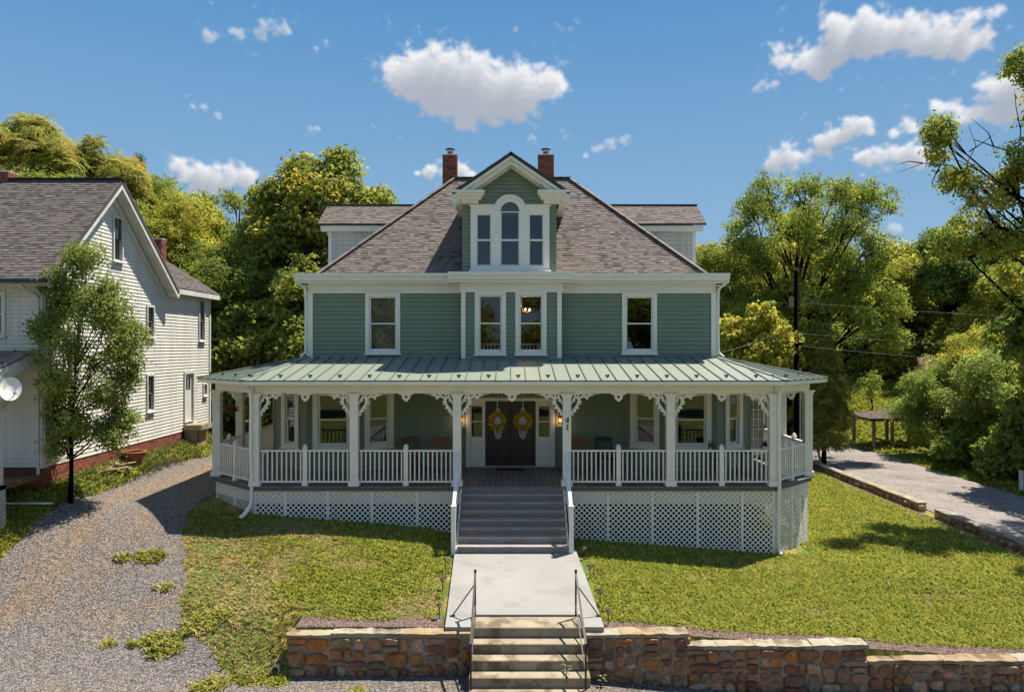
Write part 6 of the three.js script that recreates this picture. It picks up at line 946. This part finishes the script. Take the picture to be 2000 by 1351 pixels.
tree('broadleaf_tree', 'dull green tree directly behind the roof corner of the green house', 11.6, -19.5, lumps([11.6, 8.2, -19.5], [2.3, 2.8, 2.2], 12, 1.1, 546), 'small', 'mid', 30, 546, { group: LANE });
tree('cedar_tree', 'olive cedar with drooping sprays next to the utility pole', 16.3, -14.6, [[16.3, 5.6, -14.6, 0.5, 0.9, 0.5], [16.2, 4.4, -14.6, 1.0, 0.8, 1.0], [16.4, 3.1, -14.6, 1.45, 0.9, 1.4], [16.2, 1.7, -14.6, 1.7, 0.9, 1.6], [16.1, 0.6, -14.6, 1.5, 0.8, 1.5]], 'needle', 'cedar', 60, 533, { group: LANE, tr: 0.12 });
tree('broadleaf_tree', 'golden green tree on the slope behind the shelter', 26.5, -48, lumps([26.5, 10.0, -48], [5.8, 5.4, 4], 20, 1.9, 534), 'far', 'yellow', 22, 534, { group: LANE });
tree('broadleaf_tree', 'golden green tree on the slope uphill of the cottage roof', 36.0, -45, lumps([36, 10.0, -45], [5.6, 4.8, 4], 18, 1.8, 535), 'far', 'yellow', 22, 535, { group: LANE });
tree('broadleaf_tree', 'medium green tree between broad airy tree and golden trees', 19.0, -42, lumps([19.0, 9.5, -42], [4.6, 5.4, 3], 18, 1.6, 536), 'big', 'yellow', 26, 536, { group: LANE });
tree('broadleaf_tree', 'dark narrow tree standing above the golden trees', 37.2, -38.5, lumps([37.0, 12.0, -38.5], [2.4, 4.6, 2.2], 14, 1.3, 537), 'big', 'dark', 26, 537, { group: LANE });
tree('broadleaf_tree', 'tall hazy green tree at the far end of the slope', 45, -44, lumps([45, 10.5, -44], [5, 5, 4], 15, 1.9, 538), 'far', 'mid', 16, 538, { group: LANE });
tree('sapling', 'slender sapling on the bright grass slope above the shelter', 26.0, -29.4, lumps([26.0, 2.2, -29.4], [0.7, 1.5, 0.7], 7, 0.36, 539), 'small', 'mid', 18, 539, { group: LANE, tr: 0.06 });
for (const [x, z, y, rx, ry, pal, label, k] of [[14.0, -37, 9.0, 4.5, 5.0, 'yellow', 'golden green tree behind the broad airy one', 0], [31, -55, 14.0, 5.5, 5.2, 'mid', 'tree topping the slope behind the golden trees', 1], [13.5, -32, 7.5, 4.4, 5.5, 'mid', 'tree filling the gap low behind the airy limbs', 2], [40.5, -35.5, 6.5, 4.2, 4.8, 'yellow', 'golden tree hiding the cottage gable', 3], [46, -30, 8.0, 5.0, 5.5, 'mid', 'tree past the dark overhanging crown', 4], [22.5, -50, 6.0, 3.4, 3.0, 'yellow', 'low golden tree at the top of the grass slope', 5], [38.5, -30, 4.2, 2.6, 2.6, 'mid', 'bushy tree screening the cottage wall', 6], [15.6, -25.5, 2.6, 2.2, 2.8, 'mid', 'leafy thicket behind the cedar', 7], [10.8, -24, 5.0, 2.6, 4.0, 'yellow', 'pale leafy tree behind the porch roof corner', 8]]) tree('broadleaf_tree', label, x, z, lumps([x, y, z], [rx, ry, rx * 0.8], 16, rx * 0.36, 600 + k), 'big', pal, 24, 600 + k, { group: LANE, tr: 0.16 });
for (const [x, z, y, rx, ry, pal, label, k] of [[33.0, -51, 8.2, 4.6, 5.6, 'yellow', 'leafy tree closing the top of the grass slope', 0], [38.5, -50, 8.0, 4.6, 5.8, 'mid', 'green tree on the crest uphill of the cottage', 1], [29.0, -47.5, 6.2, 3.4, 3.8, 'mid', 'bushy tree on the crest above the saplings', 2], [44, -48, 8.5, 5, 6, 'yellow', 'golden tree on the crest beyond the dark narrow one', 3], [50, -40, 8, 5, 6, 'mid', 'broad tree at the end of the crest', 4], [24.6, -45.5, 5.2, 3.0, 3.6, 'yellow', 'round golden tree where slope and wood meet', 5]]) tree('broadleaf_tree', label, x, z, [...lumps([x, y, z], [rx, ry, rx * 0.8], 18, rx * 0.36, 640 + k), [x, y - ry * 0.8, z, rx * 0.7, 1.4, rx * 0.6]], 'far', pal, 22, 640 + k, { group: LANE, tr: 0.2 });
for (const [x, z, rx, h, pal, label, k] of [[21.0, -40.5, 2.0, 2.6, 'mid', 'sunlit bush at the wood edge behind the cedar', 0], [25.0, -41.5, 2.2, 2.8, 'yellow', 'golden bush at the head of the grass slope', 1], [29.3, -42.5, 2.3, 3.0, 'mid', 'round green bush at the head of the grass slope', 2], [33.6, -42, 2.2, 2.8, 'yellow', 'golden bush uphill of the cottage', 3], [37.5, -40.5, 2.2, 3.0, 'mid', 'green bush beside the cottage', 4]]) tree('shrub', label, x, z, lumps([x, height(x, z) + h * 0.75, z], [rx, h, rx * 0.8], 12, rx * 0.42, 660 + k), 'big', pal, 30, 660 + k, { group: LANE, cat: 'shrub', tr: 0.08 });
const HEDGE = 'shrubs along the lane';
for (const [x, z, y, rx, ry, sp, pal, label, k] of [[24.0, -17.2, 1.7, 2.3, 2.7, 'small', 'pale', 'silvery green shrub spilling over the shelter roof', 0], [24.9, -13.2, 2.2, 2.5, 3.2, 'small', 'pale', 'tall pale leaved shrub on the lane verge', 1], [23.6, -8.9, 1.3, 1.7, 2.3, 'maple', 'dark', 'dark green shrub behind the short pale post', 2], [26.5, -17.5, 4.0, 2.5, 2.2, 'small', 'yellow', 'yellow flecked shrub high on the bank', 3], [22.9, -13.5, 0.0, 1.4, 1.2, 'maple', 'dark', 'low dark shrub at the lane edge', 4], [22.8, -10.2, -0.1, 1.2, 1.1, 'maple', 'dark', 'low broad leaved shrub under the tall pale one', 5], [25.6, -9.5, 4.1, 2.0, 2.0, 'maple', 'mid', 'mid green shrub under the dark tree crown', 6]]) tree('shrub', label, x, z, lumps([x, y, z], [rx, ry, rx], 11, rx * 0.46, 550 + k), sp, pal, 44, 550 + k, { group: HEDGE, cat: 'shrub', tr: 0.07 });
tree('broadleaf_tree', 'dense dark green tree overhanging the lane shrubs', 24.2, -7.5, lumps([23.9, 6.4, -7.4], [2.7, 3.4, 2.6], 15, 1.25, 560), 'maple', 'dark', 38, 560, { group: LANE });
{ // spreading tree beside the lane with dead limbs
  const L = [[14.9, 12.8, -1.8, 0.55, 0.45, 0.6], [15.3, 12.1, -1.8, 0.75, 0.6, 0.7], [15.9, 11.2, -1.9, 0.75, 0.6, 0.8], [16.5, 10.4, -1.9, 0.8, 0.55, 0.8], [17.6, 10.9, -2.1, 0.8, 0.7, 0.8], [18.1, 11.9, -2.2, 0.9, 0.7, 0.9], [16.7, 9.35, -2.6, 1.0, 0.6, 0.9], [17.9, 9.2, -2.4, 1.2, 0.7, 1.1], [16.0, 9.0, -2.9, 0.7, 0.5, 0.7], [18.3, 15.2, -2.2, 0.7, 0.9, 0.8], [19.6, 13.8, -2.4, 1.5, 1.3, 1.4], [21.6, 14.5, -2.8, 1.8, 1.5, 1.7], [23.4, 12.6, -2.5, 1.8, 1.5, 1.8], [20.6, 11.2, -0.9, 1.6, 1.1, 1.5], [22.0, 10.4, -4.2, 1.7, 1.2, 1.5], [19.8, 12.6, 1.2, 1.6, 1.1, 1.5], [21.8, 12.3, 2.8, 1.6, 1.2, 1.5], [18.8, 7.9, -3.4, 0.9, 0.6, 0.8]];
  const t = tree('maple_tree', 'spreading maple beside the lane with bare dead branches reaching into the sky', 22.6, -2.4, L, 'small', 'maple', 54, 570, { group: LANE, tr: 0.24, gap: -0.08 }), b = t.position;
  const dead = [[[18.4, 9.4, -2.2], [18.05, 10.4, -2.2], [17.95, 11.5, -2.2], [17.9, 12.2, -2.3], [17.2, 12.4, -2.3], [16.5, 12.65, -2.3]], [[17.2, 12.4, -2.3], [17.0, 12.9, -2.3], [16.4, 13.4, -2.3]], [[17.95, 11.9, -2.2], [18.1, 12.9, -2.2], [17.85, 13.8, -2.1], [17.8, 14.4, -2.1]], [[16.2, 10.6, -1.9], [16.0, 11.7, -1.9], [16.25, 12.3, -1.8], [16.0, 13.0, -1.8]], [[16.05, 12.1, -1.85], [16.5, 12.4, -1.85], [16.9, 12.7, -1.8]], [[15.9, 11.3, -1.9], [15.4, 11.6, -1.8], [14.4, 11.68, -1.8], [13.5, 11.35, -1.8]], [[14.4, 11.68, -1.8], [13.9, 11.75, -1.8], [13.4, 11.6, -1.7]], [[15.4, 12.3, -1.8], [15.35, 13.0, -1.8], [15.4, 13.5, -1.8]], [[15.0, 11.6, -1.8], [14.7, 11.0, -1.8], [14.9, 10.7, -1.8]], [[17.95, 11.0, -2.2], [17.6, 11.3, -2.2], [17.5, 11.7, -2.2]]];
  mesh('dead_branch', merge(dead.map((p, i) => taper(p.map((q) => [q[0] - b.x, q[1] - b.y, q[2] - b.z]), p.map((_, k) => (i === 0 ? 0.06 : 0.026) * (1 - 0.78 * k / (p.length - 1))), 5))), M.deadBark, t);
  mesh('limb', merge([taper([[-0.3, 6.5, 0], [-2.2, 8.6, 0.1], [-4.4, 10.0, 0.3], [-5.6, 10.5, 0.5], [-6.7, 12.1, 0.6], [-7.4, 13.5, 0.6]], [0.13, 0.10, 0.075, 0.06, 0.04, 0.015], 7), taper([[-2.2, 8.6, 0.1], [-3.6, 9.7, 0.1], [-4.3, 10.3, 0.2]], [0.085, 0.065, 0.045], 6)]), M.bark, t);
}
{ // slender young tree in front of the old white house
  const L = []; const r = rng(61); for (let i = 0; i < 34; i++) { const t = (i + 0.5) / 34, y = mix(2.7, 8.0, t), w = 1.72 * Math.pow(Math.sin(Math.PI * clamp(0.13 + 0.80 * t)), 0.8), a = i * 2.4 + r(); L.push([-11.75 + Math.cos(a) * w * 0.62, y, 3.5 + Math.sin(a) * w * 0.5, 0.52, 0.42, 0.5]); }
  L.push([-12.45, 2.5, 3.9, 0.4, 0.3, 0.3]);
  tree('young_tree', 'slender young tree with loose crown in front of the old white house', -12.2, 3.7, L, 'fine', 'young', 74, 571, { tr: 0.062, gap: -0.08, scale: 1.0, twigs: 2, fork: 0.3, bark: std(lin(0.20, 0.16, 0.125), 0.95, { map: T.bark }), keep: (x, y, z) => x > -0.72 || z > 0.05 });
}
// trees across the street, mirrored in the windows
for (const [x, z, y, R, k] of [[-34, 46, 7, 6, 0], [-24, 50, 6, 6, 1], [-14, 46, 7, 5.5, 2], [-5, 50, 5, 5.5, 3], [5, 46, 6.5, 5.2, 4], [14, 50, 7, 5.8, 5], [24, 46, 8, 6, 6], [34, 48, 7, 6, 7]]) tree('street_tree', 'leafy tree across the street, mirrored in the windows', x, z, lumps([x, y, z], [R, R, R * 0.8], 12, R * 0.38, 580 + k), 'far', 'mid', 12, 580 + k, { group: 'trees across the street' });

// ---------------------------------------------------------------- grass, weeds, pebbles
function scatter(name, label, cat, geo, mat, spots) { const mats = [], cols = [], q = new THREE.Quaternion(), e = new THREE.Euler(), s = V(1, 1, 1); for (const [x, y, z, sc, c, tilt] of spots) { e.set(tilt ? (Math.sin(x * 91 + z * 37)) * tilt : 0, (x * 57.3 + z * 91.7) % 6.283, tilt ? Math.cos(x * 71 + z * 53) * tilt : 0); q.setFromEuler(e); s.set(sc, sc, sc); mats.push(new THREE.Matrix4().compose(V(x, y, z), q, s)); cols.push(c); } const m = instances(numbered(name), geo, mat, mats, cols, scene); m.userData = { kind: 'stuff', label, category: cat }; return m; }
const tuft = (() => { const r = rng(7), pos = []; for (let i = 0; i < 11; i++) { const a = r() * 6.283, p = V((r() - 0.5) * 0.13, 0, (r() - 0.5) * 0.13), h = 0.018 + 0.05 * r() * r() + 0.012 * r(), l = V(Math.cos(a) * h * 1.1, h, Math.sin(a) * h * 1.1), w = V(-Math.sin(a), 0, Math.cos(a)).multiplyScalar(0.0085 + 0.005 * r()), m = p.clone().addScaledVector(l, 0.55).add(V(0, h * 0.2, 0)), t = p.clone().add(l); for (const v of [p.clone().add(w), p.clone().sub(w), m.clone().sub(w), p.clone().add(w), m.clone().sub(w), m.clone().add(w), m.clone().add(w), m.clone().sub(w), t]) pos.push(v.x, v.y, v.z); } return geoOf(pos); })();
function onLawn(x, z) {
  if (z > 4.85 && z < 9.5 && x > -1.55 && x < 1.9) return false;
  if (Math.abs(x) < 9.0 && z < 3.32 - Math.max(0, Math.abs(x) - 7.25) * 0.97) return false;
  if (x > -1.6 && x < 1.65 && z < 5.2) return false;
  if (z > 8.86 + 0.1 * Math.sin(x * 1.7) && x > -4.5 + 0.3 * (z - 9)) return false;
  if (isDrive(x, z)) return false;
  if (x > 14.72 && x < 21.4 && z > -30 && (roadDist(x, z) < 2.85 || x < 15.6)) return false;
  if (x < -13 && z < 3.6 && z > -7.8) return false;
  return true;
}
{
  const r = rng(99), spots = [], g = [[0.125, 0.160, 0.022], [0.165, 0.180, 0.028], [0.100, 0.140, 0.020], [0.195, 0.200, 0.035], [0.085, 0.120, 0.018]].map((c) => lin(c[0] * 2.1, c[1] * 1.85, c[2] * 1.5)), dry = [[0.30, 0.245, 0.095], [0.34, 0.27, 0.12], [0.25, 0.21, 0.075]].map((c) => lin(c[0] * 1.35, c[1] * 1.3, c[2] * 1.3));
  const sow = (x0, x1, z0, z1, dens, sc, dryness) => { const n = (x1 - x0) * (z1 - z0) * dens; for (let i = 0; i < n; i++) { const x = mix(x0, x1, r()), z = mix(z0, z1, r()); if (!onLawn(x, z)) continue; const d = fbm(x * 0.55 + 3, z * 0.55, 2.2, 4) + 0.35 * fbm(x * 3, z * 3, 7, 2) + dryness(x, z), bare = d > 0.30 && r() < 0.55 + (d - 0.36) * 1.5; if (bare && r() < 0.6) continue; const isDry = r() < smooth(0.02, 0.42, d), c = (isDry ? dry[Math.floor(r() * 3)] : g[Math.floor(r() * 5)]).clone().multiplyScalar(0.88 + 0.24 * r()); spots.push([x, height(x, z) - 0.004, z, sc * (0.7 + 0.6 * r()) * (isDry ? 0.8 : 1), c, 0.15]); } };
  const dl = (x, z) => 0.34 * smooth(-3.4, -6.6, x) * smooth(3.6, 4.6, z) + 0.07;
  sow(-9.4, -1.2, 3.2, 10.2, 560, 0.82, dl); sow(1.5, 12.6, 3.2, 9.1, 560, 0.82, () => -0.06); sow(8.6, 15, -14, 6, 230, 1.15, () => -0.12); sow(12.6, 15, 5, 9.2, 300, 1.1, () => -0.12);
  sow(-16, -12.0, 3.4, 9.5, 260, 1.35, () => 0.0); sow(-13, -12.0, -8, 3.8, 260, 1.7, () => -0.05); sow(-16, -9, -20, -4.5, 70, 1.9, () => -0.2); sow(20.8, 23.5, -16, 4, 90, 2.0, () => -0.15); sow(19.5, 40, -52, -19, 30, 3.4, () => -0.12); sow(11, 16, -22, -13, 40, 2.2, () => -0.1);
  scatter('grass', 'short lawn grass with straw coloured dry patches', 'grass', tuft, GRASS, spots);
  // grass creeping into the gravel
  const cl = []; for (const [cx, cz, rad, n] of [[-8.9, 5.9, 0.34, 120], [-9.5, 6.0, 0.2, 50], [-7.35, 8.6, 0.42, 150], [-7.1, 8.95, 0.35, 110], [-6.5, 8.3, 0.5, 150], [-5.75, 10.05, 0.34, 110], [-7.9, 8.7, 0.12, 25], [-8.4, 8.7, 0.15, 18], [-8.05, 6.9, 0.2, 30], [-2.9, 10.35, 0.16, 30]]) for (let i = 0; i < n; i++) { const a = r() * 6.283, q = Math.sqrt(r()) * rad * 0.75, x = cx + Math.cos(a) * q * 1.4, z = cz + Math.sin(a) * q; cl.push([x, height(x, z) + 0.01, z, 0.9 + 0.5 * r(), (r() < 0.25 ? dry[1] : g[Math.floor(r() * 5)]).clone(), 0.2]); }
  scatter('weed_grass', 'tufts of grass creeping into the gravel driveway', 'grass', tuft, GRASS, cl);
  const wd = []; for (let i = 0; i < 520; i++) { const z = mix(-7, 3.3, r()), x = -12.86 + r() * 0.75; if (z < -5 && z > -6.2) continue; wd.push([x, height(x, z) + 0.05 + r() * 0.12, z, 0.35 + 0.45 * r(), lin(...PAL.young[Math.floor(r() * 4)]), 0.5]); }
  scatter('weeds', 'leafy weeds along the wall of the old white house', 'weeds', SPRAY.fine, LEAF, wd);
}
const pebble = (() => { const g = new THREE.DodecahedronGeometry(1, 0); g.scale(1, 0.62, 0.8); return g; })();
{
  const r = rng(123), mul = [[0.17, 0.105, 0.09], [0.14, 0.075, 0.062], [0.22, 0.15, 0.125], [0.10, 0.06, 0.052], [0.25, 0.19, 0.16]].map((c) => lin(...c)), sp = [];
  const bed = (x0, x1, z0, z1, n) => { for (let i = 0; i < n; i++) { const x = mix(x0, x1, r()), z = mix(z0, z1, r()); sp.push([x, height(x, z) + 0.008, z, 0.011 + 0.014 * r(), mul[Math.floor(r() * 5)], 0.6]); } };
  bed(-4.35, -1.42, 8.78, 9.27, 5200); bed(1.86, 12.4, 8.78, 9.27, 17000); bed(14.66, 15.2, -13.5, 5.2, 7000);
  scatter('mulch', 'reddish brown stone mulch behind the stone walls', 'mulch', pebble, std(lin(1, 1, 1), 0.9), sp);
  const gs = [], grey = [[0.24, 0.225, 0.22], [0.19, 0.18, 0.18], [0.28, 0.26, 0.25], [0.16, 0.155, 0.16], [0.31, 0.285, 0.265]].map((c) => lin(...c));
  for (let i = 0; i < 42000; i++) { const z = mix(-4, 11.2, Math.pow(r(), 0.75)), x = mix(-13.5, z > 10.1 ? 2.5 : -4.5, r()); if (!isDrive(x, z) || (x > -0.9 && x < 1.6)) continue; gs.push([x, height(x, z) + 0.016, z, 0.010 + 0.016 * r(), grey[Math.floor(r() * 5)], 0.8]); }
  scatter('gravel', 'loose grey crushed stone on the driveway', 'gravel', pebble, std(lin(1, 1, 1), 0.95), gs);
}
// weeds at the foot of the concrete steps
{ const r = rng(200); for (const [x, z, h, label] of [[-0.42, 10.95, 0.30, 'spindly weed at the foot of the concrete steps, by the driveway side rail'], [-0.12, 11.0, 0.24, 'bright leafy weed at the foot of the concrete steps'], [0.40, 10.95, 0.26, 'narrow weed sprouting mid way along the lowest concrete step'], [1.0, 10.6, 0.34, 'tall dry weed stem on the lower concrete steps'], [1.75, 9.85, 0.26, 'weed growing against the stepped stone wall']]) { const t = thing('weed', label, 'weed', [x, height(x, z) + (z < 10.7 && x < 1.4 ? 0.4 : 0.0), z], r() * 6, 'weeds by the concrete steps'), pos = []; for (let i = 0; i < 9; i++) { const a = i * 2.4, y = h * (0.25 + 0.7 * i / 9), d = V(Math.cos(a), 0.35, Math.sin(a)).normalize(), n = V(0, 1, 0).addScaledVector(d, -d.y).normalize(); blade(pos, V(0.01 * Math.cos(a), y, 0.01 * Math.sin(a)), d, n, 0.09 + 0.03 * r(), 0.045, 0.008); } mesh('leaves', geoOf(pos), new THREE.MeshPhysicalMaterial({ color: lin(0.17, 0.20, 0.03), roughness: 1, transmission: 0.35, thickness: 0, side: THREE.DoubleSide }), t).userData.kind = 'stuff'; mesh('stem', taper([[0, -0.05, 0], [0.01, h * 0.5, 0], [0.0, h, 0.01]], [0.006, 0.005, 0.003], 5), M.bark, t); } }
console.log('instances', leafTotal);
renderer.render(scene, camera);
